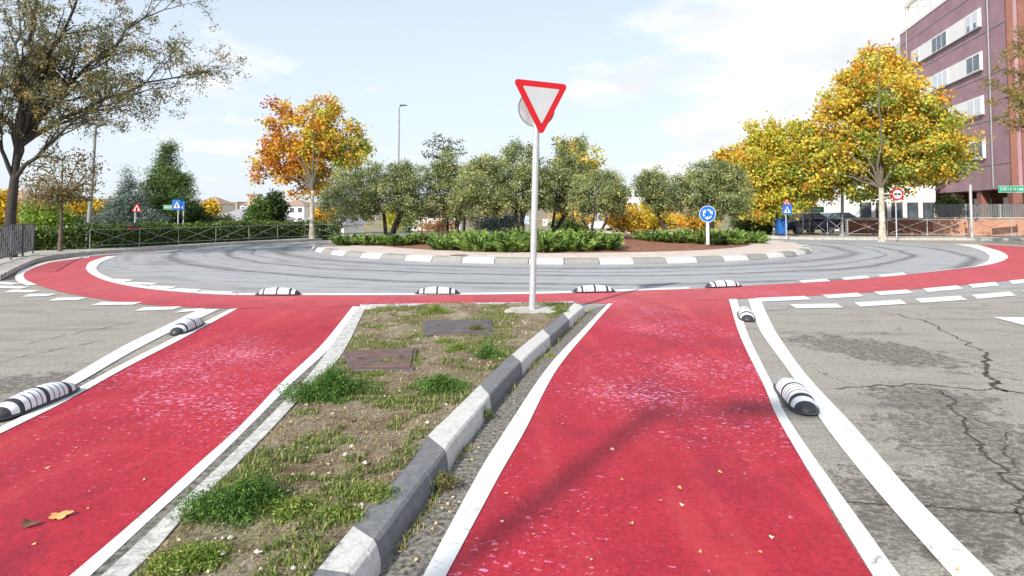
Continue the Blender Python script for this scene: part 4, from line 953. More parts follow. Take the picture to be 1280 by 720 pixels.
tree('cypress_tree', 'narrow dark green cypress behind the left olive tree', 'tree', b, [(511, 262, 8, 28), (511, 235, 6, 32)], 33, 90, 60, .12, MID, .08, .6, M_barkdark, clump_r=.25, mat=M_needle, nlimb=3, nsub=5)

# blue roundabout sign
def ring_arrow(mb, r, a0, a1, w, y0, y1, c, rz=0, mi=0):
    n = 8; pts = []
    for k in range(n + 1): a = a0 + (a1 - a0) * k / n; pts.append(((r + w / 2) * math.cos(a), (r + w / 2) * math.sin(a)))
    for k in range(n, -1, -1): a = a0 + (a1 - a0) * k / n; pts.append(((r - w / 2) * math.cos(a), (r - w / 2) * math.sin(a)))
    plate(mb, pts, y0, y1, mi, rz, c)
    s = -1 if a1 < a0 else 1; e = Vector((math.cos(a1), math.sin(a1))); tn = Vector((-math.sin(a1), math.cos(a1))) * s; p = e * r
    hd = [tuple(p + e * w * 1.3), tuple(p + tn * w * 2.0), tuple(p - e * w * 1.3)]; plate(mb, hd, y0, y1 + .0005, mi, rz, c)
b = at(884.5, 297, 22.5); b.z = .3
t = thing('roundabout_sign', b, 'round blue sign with three white circling arrows on the island', 'sign'); c = at(884.5, 267.5, 22.5) - b
mb = MB(); mb.box((c.x, .03, c.z / 2 + .05), (.10, .05, c.z + .1)); mb.build('post', simple('white_post_paint', (.7, .7, .7), .5, .06, 6, bmp=0), t)
mb = MB(); plate(mb, circ(.31), -.004, .004, 0, 0, c); o = mb.build('sign_plate', M_white_s, t)
mb = MB(); plate(mb, circ(.285), .0045, .0055, 0, 0, c); mb.build('sign_face', M_blue_s, o)
mb = MB()
for k in range(3): ring_arrow(mb, .15, R(80 - 120 * k + 15), R(80 - 120 * k - 50), .055, .006, .0075, c)
mb.build('arrow', M_white_s, o)

def sign(name, label, px, pyb, Y, parts, pole_top, rz=0, pr=.03, zb=.11, polemat=None):
    """parts: (shape, px, py, size, material, extra)"""
    b = at(px, pyb, Y); b.z = zb; t = thing(name, b, label, 'sign'); ct = at(px, pole_top, Y) - b
    mb = MB(); mb.tube([(0, 0, 0), (0, 0, ct.z)], pr, 10); mb.build('pole', polemat or M_galv, t)
    for i, (shape, x, y, s, mt, ex) in enumerate(parts):
        c = at(x, y, Y) - b; c.y = -.05 - .0
        if shape == 'ring':
            mb = MB(); plate(mb, circ(s), -.005, .005, 0, rz, c); o = mb.build('sign_plate', M_red_s, t)
            mb = MB(); plate(mb, circ(s * .74), .0055, .0075, 0, rz, c); mb.build('sign_face', M_white_s, o)
            mb = MB()
            for q in (-1, 1):       # two small car fronts side by side
                cc = c + Vector((q * s * .3, -.008, 0))
                plate(mb, [(-.24 * s, -.14 * s), (.24 * s, -.14 * s), (.24 * s, .06 * s), (.16 * s, .2 * s), (-.16 * s, .2 * s), (-.24 * s, .06 * s)], .001, .003, 0, rz, cc)
            mb.build('symbol', ex, o)
        elif shape == 'rect':
            mb = MB(); w, h = s; plate(mb, [(-w / 2, -h / 2), (w / 2, -h / 2), (w / 2, h / 2), (-w / 2, h / 2)], -.005, .005, 0, rz, c); o = mb.build('panel', mt, t)
            if ex == 'cross':
                mb = MB(); plate(mb, [(-w * .38, -h * .33), (w * .38, -h * .33), (0, h * .36)], .006, .008, 0, rz, c); o2 = mb.build('symbol', M_white_s, o)
                mb = MB(); plate(mb, [(-w * .05, -h * .28), (w * .05, -h * .28), (w * .07, h * .05), (-w * .07, h * .05)], .0085, .0095, 0, rz, c); plate(mb, circ(w * .05, 12, 0, h * .12), .0085, .0095, 0, rz, c); mb.build('symbol', M_black_s, o)
            if ex == 'text':
                mb = MB(); rr = random.Random(int(x)); xx = -w * .42
                while xx < w * .38:
                    ww = w * rr.uniform(.025, .04); hh = h * rr.choice((.34, .44, .34)); plate(mb, [(xx, -h * .18), (xx + ww, -h * .18), (xx + ww, -h * .18 + hh), (xx, -h * .18 + hh)], .006, .0075, 0, rz, c); xx += ww + w * rr.choice((.016, .016, .016, .05))
                mb.build('lettering', M_white_s, o)
                mb = MB()
                for (a, b_, cc2, d) in ((-.5, -.47, .5, -.42), (-.5, .42, .5, .47)): plate(mb, [(a * w, b_ * h), (cc2 * w, b_ * h), (cc2 * w, d * h), (a * w, d * h)], .006, .0075, 0, rz, c)
                mb.build('border', M_white_s, o)
            if ex == 'split':
                mb = MB(); plate(mb, [(-w * .03, -h * .5), (w * .03, -h * .5), (w * .03, h * .5), (-w * .03, h * .5)], .006, .008, 0, rz, c); mb.build('divider', M_black_s, o)
        elif shape == 'tri':
            mb = MB(); tri = [(x_, -y_) for x_, y_ in rounded_tri(s, .04)][::-1]; plate(mb, tri, -.005, .005, 0, rz, c); o = mb.build('sign_plate', M_red_s, t)
            mb = MB(); tri = [(x_, -y_) for x_, y_ in rounded_tri(s * .66, .015)][::-1]; plate(mb, tri, .0055, .0075, 0, rz, c); o2 = mb.build('sign_face', M_white_s, o)
            mb = MB(); plate(mb, [(-.03, -.09), (.03, -.09), (.045, .06), (-.045, .06)], .008, .0095, 0, rz, c); mb.build('symbol', M_black_s, o)
    return t
sign('road_sign', 'round red ringed sign with two small cars beside the right plane tree', 1121, 301, 30.6, [('ring', 1121, 243, .30, None, M_black_s)], 238)
sign('road_sign', 'blue pedestrian crossing sign with red triangle above by the blue bin', 983, 300, 33.2, [('rect', 983.5, 262, (.5, .52), M_blue_s, 'cross'), ('tri', 983, 253, .42, None, None)], 250)
sign('road_sign', 'grey pole with red bordered triangle on the left pavement', 168, 309, 24.6, [('tri', 172, 261, .42, None, None)], 258)
sign('road_sign', 'blue pedestrian crossing sign on a grey pole by the left hedge', 222, 304, 27, [('rect', 222, 256, (.42, .44), M_blue_s, 'cross'), ('rect', 211, 259, (.42, .2), M_green_s, 'text')], 252)
sign('road_sign', 'second blue square sign on the pole just right of its twin', 228.5, 304, 27.6, [('rect', 226, 257, (.4, .4), M_blue_s, 'cross')], 252)
sign('direction_sign', 'green direction sign with white lettering at the right edge', 1283, 301, 33, [('rect', 1264, 236.5, (1.5, .38), M_green_s, 'text')], 231)
sign('direction_sign', 'green direction sign under the yellow trees', 1004, 299, 37, [('rect', 1017, 262, (1.2, .36), M_green_s, 'text')], 258)
sign('road_sign', 'white two part panel sign behind the island right of the pole', 686, 290, 43, [('rect', 686.5, 278, (.95, .5), M_white_s, 'split')], 275, zb=0.1)
sign('road_sign', 'pale blue grey sign half hidden behind the give way pole', 659, 290, 43, [('rect', 658, 275, (.4, .6), simple('pale_blue_sheet', (.45, .55, .68), .5, .05, 3, bmp=0), None)], 270, zb=.1)
sign('road_sign', 'small pale sign seen in the yellow gap of the island trees', 818, 290, 44, [('rect', 818, 262, (.5, .45), M_white_s, None)], 259, zb=.1)
# plain post
b = at(1215, 300, 33); b.z = .11
o = thing('metal_post', b, 'plain grey metal post before the orange brick wall', 'post'); mb = MB(); mb.tube([(0, 0, 0), (0, 0, 2.85)], .07, 12); mb.build('pole', M_galv, o); mb = MB(); mb.tube([(0, 0, 2.85), (0, 0, 2.9)], .08, 12); mb.build('cap', M_sgrey, o)

# ------------------------------------------------------------------ street lamps
def lamp(label, px, pyb, Y, pxt, pyt, arm, r=.07, zb=.1, headw=.5):
    b = at(px, pyb, Y); b.z = zb; t = thing('street_lamp', b, label, 'street lamp'); tp = at(pxt, pyt, Y) - b; tp.y = 0
    mb = MB(); mb.tube([(0, 0, 0), tp * .5, tp], [r, r * .85, r * .6], 12); mb.build('pole', M_sgrey, t)
    mb = MB(); mb.tube([(0, 0, 0), (0, 0, .12)], [r * 2.0, r * 1.6], 12); mb.build('base', M_sgrey, t)
    mb = MB(); mb.tube([tp, tp + Vector((arm * .5, 0, .06)), tp + Vector((arm, 0, .08))], .03, 8); mb.build('arm', M_sgrey, t)
    mb = MB(); c = tp + Vector((arm * 1.0, 0, .08)); sg = 1 if arm > 0 else -1
    mb.add([c + Vector((x * sg * headw, y * .13, z)) for x, y, z in ((-.1, -1, 0), (1, -.7, .04), (1, .7, .04), (-.1, 1, 0), (-.1, -.8, .1), (.8, -.5, .1), (.8, .5, .1), (-.1, .8, .1))], [(3, 2, 1, 0), (4, 5, 6, 7), (0, 1, 5, 4), (1, 2, 6, 5), (2, 3, 7, 6), (3, 0, 4, 7)]); o = mb.build('lamp_head', M_dark, t)
    return t
lamp('tall leaning street lamp at the left before the hedge', 109, 312, 24, 119.5, 160, .12, .085, headw=.25)
lamp('slim street lamp rising behind the island olive trees', 497, 300, 44, 499, 134, .1, .08, zb=-.5, headw=.5)
lamp('dark street lamp partly hidden by the right plane tree', 1053, 300, 36, 1053, 190, -.2, .09, headw=.3)

# ------------------------------------------------------------------ railings, hedge, wall
def rail_panel_fence(label, pts, h, panel, mat, name='railing', bars=False, group=None, tr=.018, zb=.115, cat='fence'):
    P = [Vector((p[0], p[1], 0)) for p in pts]; L = sum((b - a).length for a, b in zip(P, P[1:])); n = max(1, round(L / panel)); Q = resample(P, n + 1)
    t = thing(name, (Q[0].x, Q[0].y, zb), label, cat, group); o0 = Q[0]
    for q in Q:
        mb = MB(); q_ = q - o0; mb.tube([(q_.x, q_.y, 0), (q_.x, q_.y, h + .03)], tr * 1.35, 8); mb.build('post', mat, t)
    for a, b_ in zip(Q, Q[1:]):
        a = a - o0; b_ = b_ - o0; mb = MB(); u = b_ - a
        z0, z1 = .12, h
        mb.tube([a + Vector((0, 0, z1)), b_ + Vector((0, 0, z1))], tr, 6); mb.tube([a + Vector((0, 0, z0)), b_ + Vector((0, 0, z0))], tr, 6)
        if bars:
            m = 6
            for k in range(1, m): p = a + u * k / m; mb.tube([p + Vector((0, 0, z0)), p + Vector((0, 0, z1))], tr * .9, 6)
            mb.tube([a + Vector((0, 0, z0)), b_ + Vector((0, 0, z1))], tr * .8, 6); mb.tube([a + Vector((0, 0, z1)), b_ + Vector((0, 0, z0))], tr * .8, 6)
        else:
            mb.tube([a + Vector((0, 0, z0)), b_ + Vector((0, 0, z1))], tr * .8, 6); mb.tube([a + Vector((0, 0, z1)), b_ + Vector((0, 0, z0))], tr * .8, 6)
        mb.build('panel', mat, t)
    return t
e3 = offset(far_edge, 1.9)
rf = [at(1320, 300, 33.6), at(1180, 300, 34.6), at(1060, 300, 35.2)]
rail_panel_fence('grey railing with crossed bars before the brick wall', rf, .95, 2.2, M_rail)
rail_panel_fence('darker railing with crossed bars right of the island', [at(1058, 300, 35.3), at(1010, 300, 37), at(986, 300, 41)], 1.0, 1.0, M_sgrey)
rail_panel_fence('dark grey railing with upright bars at the left edge', [gnd(-40, 342, .1), gnd(0, 329, .1), gnd(41, 317.5, .1)], 1.0, 1.5, M_fence, bars=True, tr=.02)
hp = [gnd(x, y, .11) for x, y in ((112, 311.5), (160, 309.5), (210, 306.5), (290, 302.5), (375, 298), (425, 297.5))]
rail_panel_fence('thin pale railing with crossed bars before the long hedge', hp, .72, 1.9, M_rail, tr=.009)
# hedge
def hedge(label, pts, h, w, n, zb=.0, name='hedge', cols=None, leaf=.11):
    P = resample([Vector((p[0], p[1], 0)) for p in pts], 120); t = thing(name, (P[0].x, P[0].y, zb), label, 'hedge'); i = RNG.integers(0, 119, n); u = RNG.uniform(0, 1, n)
    base = np.array([tuple(p) for p in P]); c = base[i] * (1 - u)[:, None] + base[i + 1] * u[:, None]; d = base[i + 1] - base[i]; nr = np.stack([-d[:, 1], d[:, 0], np.zeros(n)], 1); nr /= np.linalg.norm(nr, axis=1, keepdims=True)
    s = RNG.uniform(-1, 1, n); z = RNG.uniform(.03, 1, n); k = RNG.uniform(0, 1, n) < .75
    s = np.where(k & (z < .85), -np.abs(s) ** .2, s); hh = np.array([h * (1 + .12 * mnoise.noise(Vector((q[0] * .8, q[1] * .8, 0)))) for q in c])
    X = c + nr * (-s * -1 * w / 2)[:, None] * 1.0; X[:, 2] = z * hh; X -= base[0]; X += RNG.normal(size=(n, 3)) * .05
    C = np.array(cols or [(.09, .15, .03), (.14, .21, .045), (.20, .28, .07), (.05, .085, .02)])[RNG.integers(0, 4, n)] * RNG.uniform(.7, 1.2, (n, 1))
    leaf_object('foliage', X, leaf, C, t, .6)
    mb = MB()
    Q = resample(P, 30)
    for q in Q[::2]:
        q_ = q - P[0]; mb.tube([(q_.x, q_.y, 0), (q_.x + .05, q_.y, h * .5), (q_.x - .05, q_.y, h * .85)], [.03, .022, .01], 6)
    mb.build('stems', M_barkdark, t); return t
def off3(pts, d):
    q = offset([(p[0], p[1]) for p in pts], d); return q
hpp = off3([p.xy for p in hp], .7)
hedge('long clipped dark green hedge along the left pavement', hpp, 1.0, 1.0, 26000, .0)
hl = off3([gnd(x, y, .11).xy for x, y in ((-60, 320), (0, 316), (41, 314), (105, 312))], .8)
hedge('dark green hedge behind the small left tree', hl, .95, 1.0, 9000, .0)

# earth shelf under the hedge side and pavement back
e4 = clean_offset(far_edge, 5.0)
sheet('verge', e2 + e4[::-1], .10, M_terr)
sheet('leaf_litter', [tuple(gnd(*p).xy) for p in ((-30, 353), (0, 351.5), (16, 345.5), (26, 337.5), (48, 329.5), (80, 323.5), (104, 320), (66, 324.6), (44, 328.5), (25, 337.5), (0, 350.8), (-30, 352.4))], .007, M_litter)
# brick wall at the right
w0, w1, w2 = at(1340, 300, 35.6), at(1165, 300, 36.6), at(1058, 300, 37.4)
def wall(label, a, b, h, th, mat, capm, screen=None, z0=-.1, ext=0):
    u = (b - a); L = math.hypot(u.x, u.y); t = thing('brick_wall', (a.x, a.y, z0), label, 'wall', rz=math.atan2(u.y, u.x))
    mb = MB(); mb.box((L / 2, 0, h / 2), (L, th, h)); mb.build('wall', mat, t)
    mb = MB(); mb.box((L / 2, 0, h + .035), (L + .02, th + .1, .07)); mb.build('coping', capm, t)
    if screen:
        mb = MB(); n = max(1, round(L / 2))
        for k in range(n + 1): mb.box((L * k / n, 0, h + .07 + screen / 2), (.08, .06, screen + .05))
        mb.build('screen_post', M_sgrey, t)
        mb = MB(); nn = int(L / .09)
        for k in range(nn): mb.box((L * (k + .5) / nn, 0, h + .1 + screen / 2), (.05, .03, screen))
        mb.build('screen_panel', M_screen, t)
    return t
wall('low orange brick wall topped with grey screen at the right', w1, w0, 1.22, .3, M_orbrick, M_conc, .75)
wall('low brick wall behind the plane tree trunk, its shade painted as darker brick', w2, w1, 1.18, .3, M_redbrick, M_conc, None)  # shaded stretch of the low wall; tree shade put in as darker brick

# ------------------------------------------------------------------ buildings
AZ = R(14); CX, CY_ = 21.2 + .2493 * 37, 37.0
bd = thing('apartment_building', (CX, CY_, 0), 'tall purple brick apartment block with white window bands', 'building', rz=-AZ)
LEN, DEP, ZB, ZT = 17.0, 15.0, 2.95, 17.2
mb = MB(); mb.box((DEP / 2, LEN / 2, (ZB + ZT) / 2), (DEP, LEN, ZT - ZB)); mb.build('wall', M_purple, bd)
mb = MB(); mb.box((DEP / 2 + .3, -.03, (ZB + ZT) / 2), (DEP - .6, .10, ZT - ZB + .02)); mb.build('front_wall', M_redbrick, bd)
mb = MB(); mb.box((.16, -.04, (ZB + ZT) / 2), (.36, .14, ZT - ZB + .03)); mb.build('corner_pier', M_redbrick, bd)
mb = MB(); mb.box((DEP / 2 + 1.2, LEN / 2 + .8, ZB / 2 - .3), (DEP - 2.4, LEN - 2.0, ZB + .6)); mb.build('ground_floor_wall', M_redbrick, bd)
for y in (.4, 4.2, 8, 12, 16.4): mb = MB(); mb.box((.35, y, ZB / 2 - .3), (.5, .6, ZB + .6 - .01)); mb.build('pillar', M_redbrick, bd)
for x in (4, 8, 12): mb = MB(); mb.box((x, .3, ZB / 2 - .3), (.6, .5, ZB + .59)); mb.build('pillar', M_redbrick, bd)
for y in (2.3, 6.2, 10): mb = MB(); mb.box((1.17, y, 1.35), (.1, 2.2, 2.2)); mb.build('white_panel', M_wpanel, bd)
for x in (2.6, 6): mb = MB(); mb.box((x + .6, 1.78, 1.35), (1.9, .08, 2.2)); mb.build('white_panel', M_wpanel, bd)
mb = MB(); mb.box((DEP / 2, LEN / 2, ZT + .12), (DEP + .1, LEN + .1, .24)); mb.build('parapet', M_wpanel, bd)
for i, zt in enumerate((6.3, 9.2, 12.15, 15.05)):
    mb = MB(); mb.box((-.03, 8.65, zt - .62), (.10, 11.5, 1.24)); bn = mb.build('window_band', M_wpanel, bd)
    mb = MB(); mb.box((-.05, 8.65, zt - 1.27), (.18, 11.6, .06)); mb.build('sill', M_sgrey, bn)
    for (y0, y1, nw) in ((3.0, 4.9, 2), (7.7, 10.3, 3), (12.7, 14.3, 2)):
        mb = MB(); mb.box((-.09, (y0 + y1) / 2, zt - .62), (.04, y1 - y0, 1.16)); wd = mb.build('window', M_wpanel, bd)
        wz = (y1 - y0 - .08) / nw
        mb = MB()
        for q in range(nw): mb.box((-.115, y0 + .04 + wz * (q + .5), zt - .62), (.02, wz - .12, 1.0))
        mb.build('pane', M_shade if (i + nw) % 2 else M_glass, wd)
        if i == 3:
            for q in range(nw): mb = MB(); mb.box((-.13, y0 + .04 + wz * (q + .5), zt - .98), (.03, .28, .3)); mb.build('vent', M_glass, wd)
for zj in (4.55, 7.45, 10.4, 13.3, 16.2):
    mb = MB(); mb.box((-.012, LEN / 2, zj), (.03, LEN - .1, .05)); mb.build('joint_strip', M_sgrey, bd)
for yj in (1.9, 15.3):
    mb = MB(); mb.tube([(-.09, yj, ZB + .05), (-.09, yj, ZT - .1)], .055, 8); mb.build('drainpipe', M_sgrey, bd)
# front balconies at the right edge
for i, zt in enumerate((6.2, 9.1, 12.05, 14.95)):
    for x in (2.2, 7.2):
        mb = MB(); mb.box((x + 1.2, -.7, zt - 2.25), (3.6, 1.3, .16)); bl = mb.build('balcony', M_wpanel, bd)
        mb = MB(); 
        for q in range(25): mb.box((x - .55 + q * .145, -1.3, zt - 1.7), (.02, .02, .95))
        mb.box((x + 1.2, -1.3, zt - 1.22), (3.6, .05, .05)); mb.build('balustrade', M_dark, bl)
        mb = MB(); mb.box((x + 1.2, -.11, zt - 1.1), (2.8, .06, 2.1)); wd = mb.build('balcony_window', M_wpanel, bd)
        mb = MB(); mb.box((x + .55, -.15, zt - 1.1), (1.15, .03, 1.9)); mb.box((x + 1.85, -.15, zt - 1.1), (1.15, .03, 1.9)); mb.build('pane', M_glass, wd)
mb = MB(); mb.box((DEP / 2 + .5, 5.2, ZT + 1.55), (DEP - 1.4, 10, 2.6)); mb.build('attic', M_wpanel, bd)
mb = MB()
for y in (11.2, 13.6, 16.2): mb.box((.35, y, ZT + 1.2), (.22, .22, 2.1)); mb.box((2.5, y, ZT + 2.35), (4.6, .2, .22))
mb.box((.35, 13.4, ZT + 2.35), (.22, 6.2, .26)); mb.box((4.4, 13.4, ZT + 2.35), (.22, 6.2, .26)); mb.build('pergola', M_cream, bd)
mb = MB(); mb.box((DEP / 2 + .4, LEN + 1.6, 8.7), (DEP - .2, 3.1, 16.6)); fw = mb.build('far_wing', simple('pale_grey_render', (.62, .63, .66), .75, .06, 1), bd)
mb = MB()
for z in (5.6, 8.5, 11.4, 14.3): mb.box((.48, LEN + 1.6, z), (.06, 1.5, 1.3))
mb.build('wing_window', M_glass, fw)

def block(label, px0, px1, Y, pt, zb, mat, dep=8, roof=None, rz=0, rows=3, cols_=4, name='apartment_block', win=M_glass, wc=M_wpanel, group=None, flat=True, chimney=False):
    a = at((px0 + px1) / 2, 265, Y); w = (px1 - px0) * Y / FPX; h = at(px0, pt, Y).z - zb
    t = thing(name, (a.x, a.y + dep / 2, zb), label, 'building', group, rz)
    mb = MB(); mb.box((0, 0, h / 2), (w, dep, h)); mb.build('wall', mat, t)
    for r_ in range(rows):
        for c in range(cols_):
            x = -w / 2 + w * (c + .5) / cols_; z = h * (r_ + (.55 if rows > 1 else .40)) / rows; ww = min(1.5, w / cols_ * .55); hh = min(1.3, h / rows * .5)
            mb = MB(); mb.box((x, -dep / 2 - .02, z), (ww + .16, .1, hh + .16)); f = mb.build('window', wc, t)
            mb = MB(); mb.box((x, -dep / 2 - .08, z), (ww, .04, hh)); mb.build('pane', win, f)
    mb = MB()
    if flat: mb.box((0, 0, h + .12), (w + .5, dep + .5, .24)); mb.build('roof', roof or M_conc, t)
    else:
        rh = min(w, dep) * .28; e = .4; x0, x1, y0, y1 = -w / 2 - e, w / 2 + e, -dep / 2 - e, dep / 2 + e; rl = max(.2, (w - dep) / 2)
        mb.add([(x0, y0, h), (x1, y0, h), (x1, y1, h), (x0, y1, h), (-rl, 0, h + rh), (rl, 0, h + rh)], [(0, 1, 5, 4), (1, 2, 5), (2, 3, 4, 5), (3, 0, 4), (3, 2, 1, 0)]); rf_ = mb.build('roof', roof or M_roof, t)
        if chimney:
            mb = MB(); mb.box((w * .22, -dep * .3, h + rh * .6), (.8, .7, 2.6)); mb.box((w * .22, -dep * .3, h + rh * .6 + 1.35), (1.0, .9, .14), 1); mb.build('chimney', [M_tan, M_roofred], rf_)
    return t
block('pink brick low block seen under the yellow trees', 985, 1075, 56, 196, 0, M_pinkbrick, 12, rows=3, cols_=4)
block('white ground floor building behind the plane tree trunk', 1072, 1170, 46, 228, 0, M_wpanel, 6, rows=1, cols_=5, win=M_glass, wc=M_dark)
block('brown brick building joined behind the white one', 1075, 1172, 54, 190, 0, M_pinkbrick, 6, rows=2, cols_=4)
# left side houses below the level of the road
block('house with grey hipped roof and tan chimney behind the hedge', 258, 328, 48, 276, -3.3, M_cream, 7, rows=1, cols_=3, flat=False, roof=M_roof, chimney=True, name='house')
block('white house with pale roof behind the autumn tree', 366, 430, 52, 281, -3.4, M_wpanel, 7, rows=1, cols_=3, flat=False, roof=M_roof, name='house')
block('tan house behind the small left tree', 28, 66, 52, 254, -3.3, M_tan, 8, rows=2, cols_=2, flat=False, roof=M_roofred, name='house')
block('cream house at the far left behind the big trunk', -60, 20, 50, 258, -3.3, M_cream, 8, rows=2, cols_=3, flat=False, roof=M_roofred, name='house')
block('pale house right of the yellow tree at left', 118, 168, 66, 256, -3.3, M_cream, 8, rows=2, cols_=3, flat=False, roof=M_roof, name='house')
block('white low house visible between the island trunks', 505, 575, 60, 268, -2.8, M_wpanel, 8, rows=1, cols_=3, flat=False, roof=M_roofred, name='house')
block('white distant flats in the gap of the island trees', 776, 806, 120, 236, -3, M_wpanel, 10, rows=4, cols_=4)
rr = random.Random(3)
ci = 0
for (x0, x1, Y, pt, mt, fl) in ((240, 275, 180, 255, M_cream, 0), (276, 296, 210, 253, M_tan, 1), (300, 322, 190, 256, M_wpanel, 0), (326, 352, 230, 254, M_tan, 0), (84, 104, 200, 250, M_tan, 1), (106, 124, 220, 249, M_wpanel, 1), (60, 82, 180, 252, M_cream, 0), (350, 380, 170, 257, M_wpanel, 0), (400, 425, 200, 256, M_tan, 0), (-30, 10, 160, 250, M_cream, 0), (125, 150, 240, 251, M_tan, 0), (440, 470, 190, 258, M_cream, 0), (520, 560, 180, 258, M_cream, 0), (600, 640, 200, 256, M_tan, 0), (760, 790, 210, 250, M_tan, 1), (806, 835, 200, 252, M_cream, 0)):
    ci += 1
    block('small distant pale house on the low skyline', x0, x1, Y, pt, -5, mt, 10, rows=3, cols_=3, flat=bool(fl), roof=M_roofred if not fl else None, name='distant_house', group='distant houses on the skyline')

# ------------------------------------------------------------------ big trees
b = gnd(390, 298, .12)
def plane_l(u): # left/top orange red, right yellow green
    return [RB, OR, (.60, .28, .03), YE, YG, GR], [max(0, 1.3 - 2.4 * u[0]) * (.2 + 1.3 * u[2]), 1.3 * max(0, .9 - u[0]), .8 * (1 - u[0]), 1.1, 2.4 * max(0, u[0] - .3), 2.2 * max(0, u[0] - .5)]
tree('plane_tree', 'autumn plane tree turning orange to green at the left of the island', 'tree', b, [(390, 205, 34, 40), (372, 180, 40, 45), (405, 175, 38, 52), (435, 190, 25, 38), (352, 205, 32, 34), (350, 148, 20, 26), (410, 140, 22, 22), (375, 228, 38, 18), (440, 215, 20, 20), (340, 225, 18, 14)], 35, 250, 95, .155, gradient(plane_l), .13, 2.5, M_barkpale, aspect=.8, clump_r=.46, nlimb=12, jitter=.15, shell=.12)
b = gnd(1103, 299, .12)
def plane_r(u): return [OR, (.58, .30, .03), YE, YG, GR, (.08, .13, .025)], [1.1 * max(0, u[2] - .45), .8 * max(.1, u[2]), 1.3, 1.5, 1.9 * max(0, .8 - u[2]) + .8 * u[0] * (1 - u[2]), 1.0 * max(0, .7 - u[2])]
tree('plane_tree', 'large golden plane tree before the purple apartment block', 'tree', b, [(1100, 210, 40, 42), (1100, 130, 62, 58), (1050, 165, 45, 50), (1150, 165, 45, 55), (1100, 190, 85, 45), (1182, 185, 34, 32), (1090, 92, 38, 32), (1030, 205, 38, 34), (1060, 232, 42, 18), (1165, 212, 40, 18), (1115, 208, 45, 22)], 34, 540, 115, .165, gradient(plane_r), .16, 2.6, M_barkpale, aspect=.8, clump_r=.54, nlimb=16, jitter=.15, shell=.12, nsub=110)
b = at(968, 299, 36.5); b.z = .05
def plane_m(u): return [OR, YE, (.50, .44, .05), YG, GR], [.6 * max(0, .35 - u[0]) * (1 + u[2]), 1.1, 1.6, 1.8, 1.4 * max(0, 1 - u[2])]
tree('plane_tree', 'yellow green plane tree between the island and the golden one', 'tree', b, [(960, 205, 40, 42), (985, 190, 35, 40), (950, 230, 35, 35), (1010, 225, 30, 35), (965, 255, 48, 22), (955, 170, 22, 22)], 36.5, 360, 110, .16, gradient(plane_m), .10, 2.4, M_barkpale, aspect=.8, clump_r=.48, nlimb=12, jitter=.15, shell=.12)
b = at(925, 290, 46); b.z = 0
tree('plane_tree', 'orange tinted plane tree behind the round olive tree', 'tree', b, [(918, 205, 22, 22), (935, 230, 25, 30), (905, 220, 12, 18)], 46, 120, 45, .27, pal([OR, YE, (.55, .3, .03), YG]), .12, 2.5, M_barkpale, aspect=.8, clump_r=.6, nlimb=8)
# pine, spruce and bushes at the left
b = at(210, 300, 30); b.z = terr(b.x, b.y)
PIN = pal([(.08, .14, .035), (.12, .20, .05), (.17, .26, .07), (.035, .065, .02)])
tree('pine_tree', 'green rounded pine tree behind the left blue signs', 'tree', b, [(210, 190, 8, 12), (209, 206, 15, 14), (208, 225, 24, 16), (226, 232, 18, 13), (198, 240, 20, 22), (228, 250, 16, 14), (210, 262, 30, 20)], 30, 300, 110, .18, PIN, .14, 2.5, M_bark, aspect=.14, clump_r=.36, mat=M_needle, nlimb=10, shell=.2)
b = at(160, 300, 28); b.z = terr(b.x, b.y)
tree('blue_spruce', 'blue green spruce left of the pine', 'tree', b, [(160, 220, 3.5, 13), (160, 234, 8, 12), (160, 247, 15, 10), (160, 260, 23, 12), (155, 275, 36, 17), (180, 280, 26, 16), (135, 286, 22, 14)], 28, 330, 90, .15, BLU, .1, 1.2, M_barkdark, aspect=.16, clump_r=.32, mat=M_needle, nlimb=8, shell=.2)
bush('evergreen_bush', 'dark evergreen bush at the right foot of the pine', 240, 275, 20, 20, 31, 100, 60, .13, DKG)
bush('green_bush', 'bright lime green bush behind the small left tree', 60, 276, 26, 26, 27, 130, 55, .15, LIM, zb=-.5)
bush('yellow_tree', 'bright yellow small tree behind the left street lamp', 106, 264, 22, 15, 33, 100, 55, .2, YEL, cat='tree', zb=-2)
bush('yellow_tree', 'small yellow tree beside the roof of the chimney house', 262, 262, 11, 8, 42, 50, 50, .2, YEL, cat='tree', zb=-3)
bush('yellow_tree', 'yellow foliage showing left of the big trunk', 4, 262, 14, 22, 34, 60, 50, .2, YEL, cat='tree', zb=-2)
bush('green_bush', 'dark green rounded bush beneath the yellow tree at left', 94, 284, 14, 14, 29, 60, 55, .14, MID, zb=-.5)
bush('cypress_bush', 'dense dark cypress under the autumn plane tree', 344, 262, 13, 22, 38, 110, 70, .15, DKG, zb=-1.2, cr=.35)
bush('green_bush', 'mid green conifer bush left of the dark cypress', 322, 268, 16, 18, 37, 90, 60, .15, pal([(.10, .18, .04), (.16, .25, .06), (.07, .13, .03)]), zb=-1.2)
bush('green_bush', 'grey green shrub above the hedge near the chimney', 281, 279, 10, 8, 33, 40, 50, .13, OLV, zb=-.6)
bush('green_bush', 'pale shrub above the hedge beside the pine', 258, 280, 12, 9, 32, 45, 50, .13, OLV, zb=-.5)
bush('green_bush', 'rounded garden bush behind the trunk of the autumn tree', 405, 268, 14, 8, 45, 45, 50, .2, YO, zb=-2)
bush('evergreen_bush', 'dark shrub standing above the brick wall', 1186, 258, 13, 12, 38.5, 60, 55, .14, MID, zb=.2)
bush('evergreen_bush', 'dark shrub above the wall at the right edge', 1278, 256, 10, 14, 37.5, 50, 55, .14, MID, zb=.2)
# dark mass under the yellow trees
bush('evergreen_bush', 'dark bush under the yellow green plane tree', 945, 275, 30, 18, 39, 120, 60, .16, MID, zb=0)
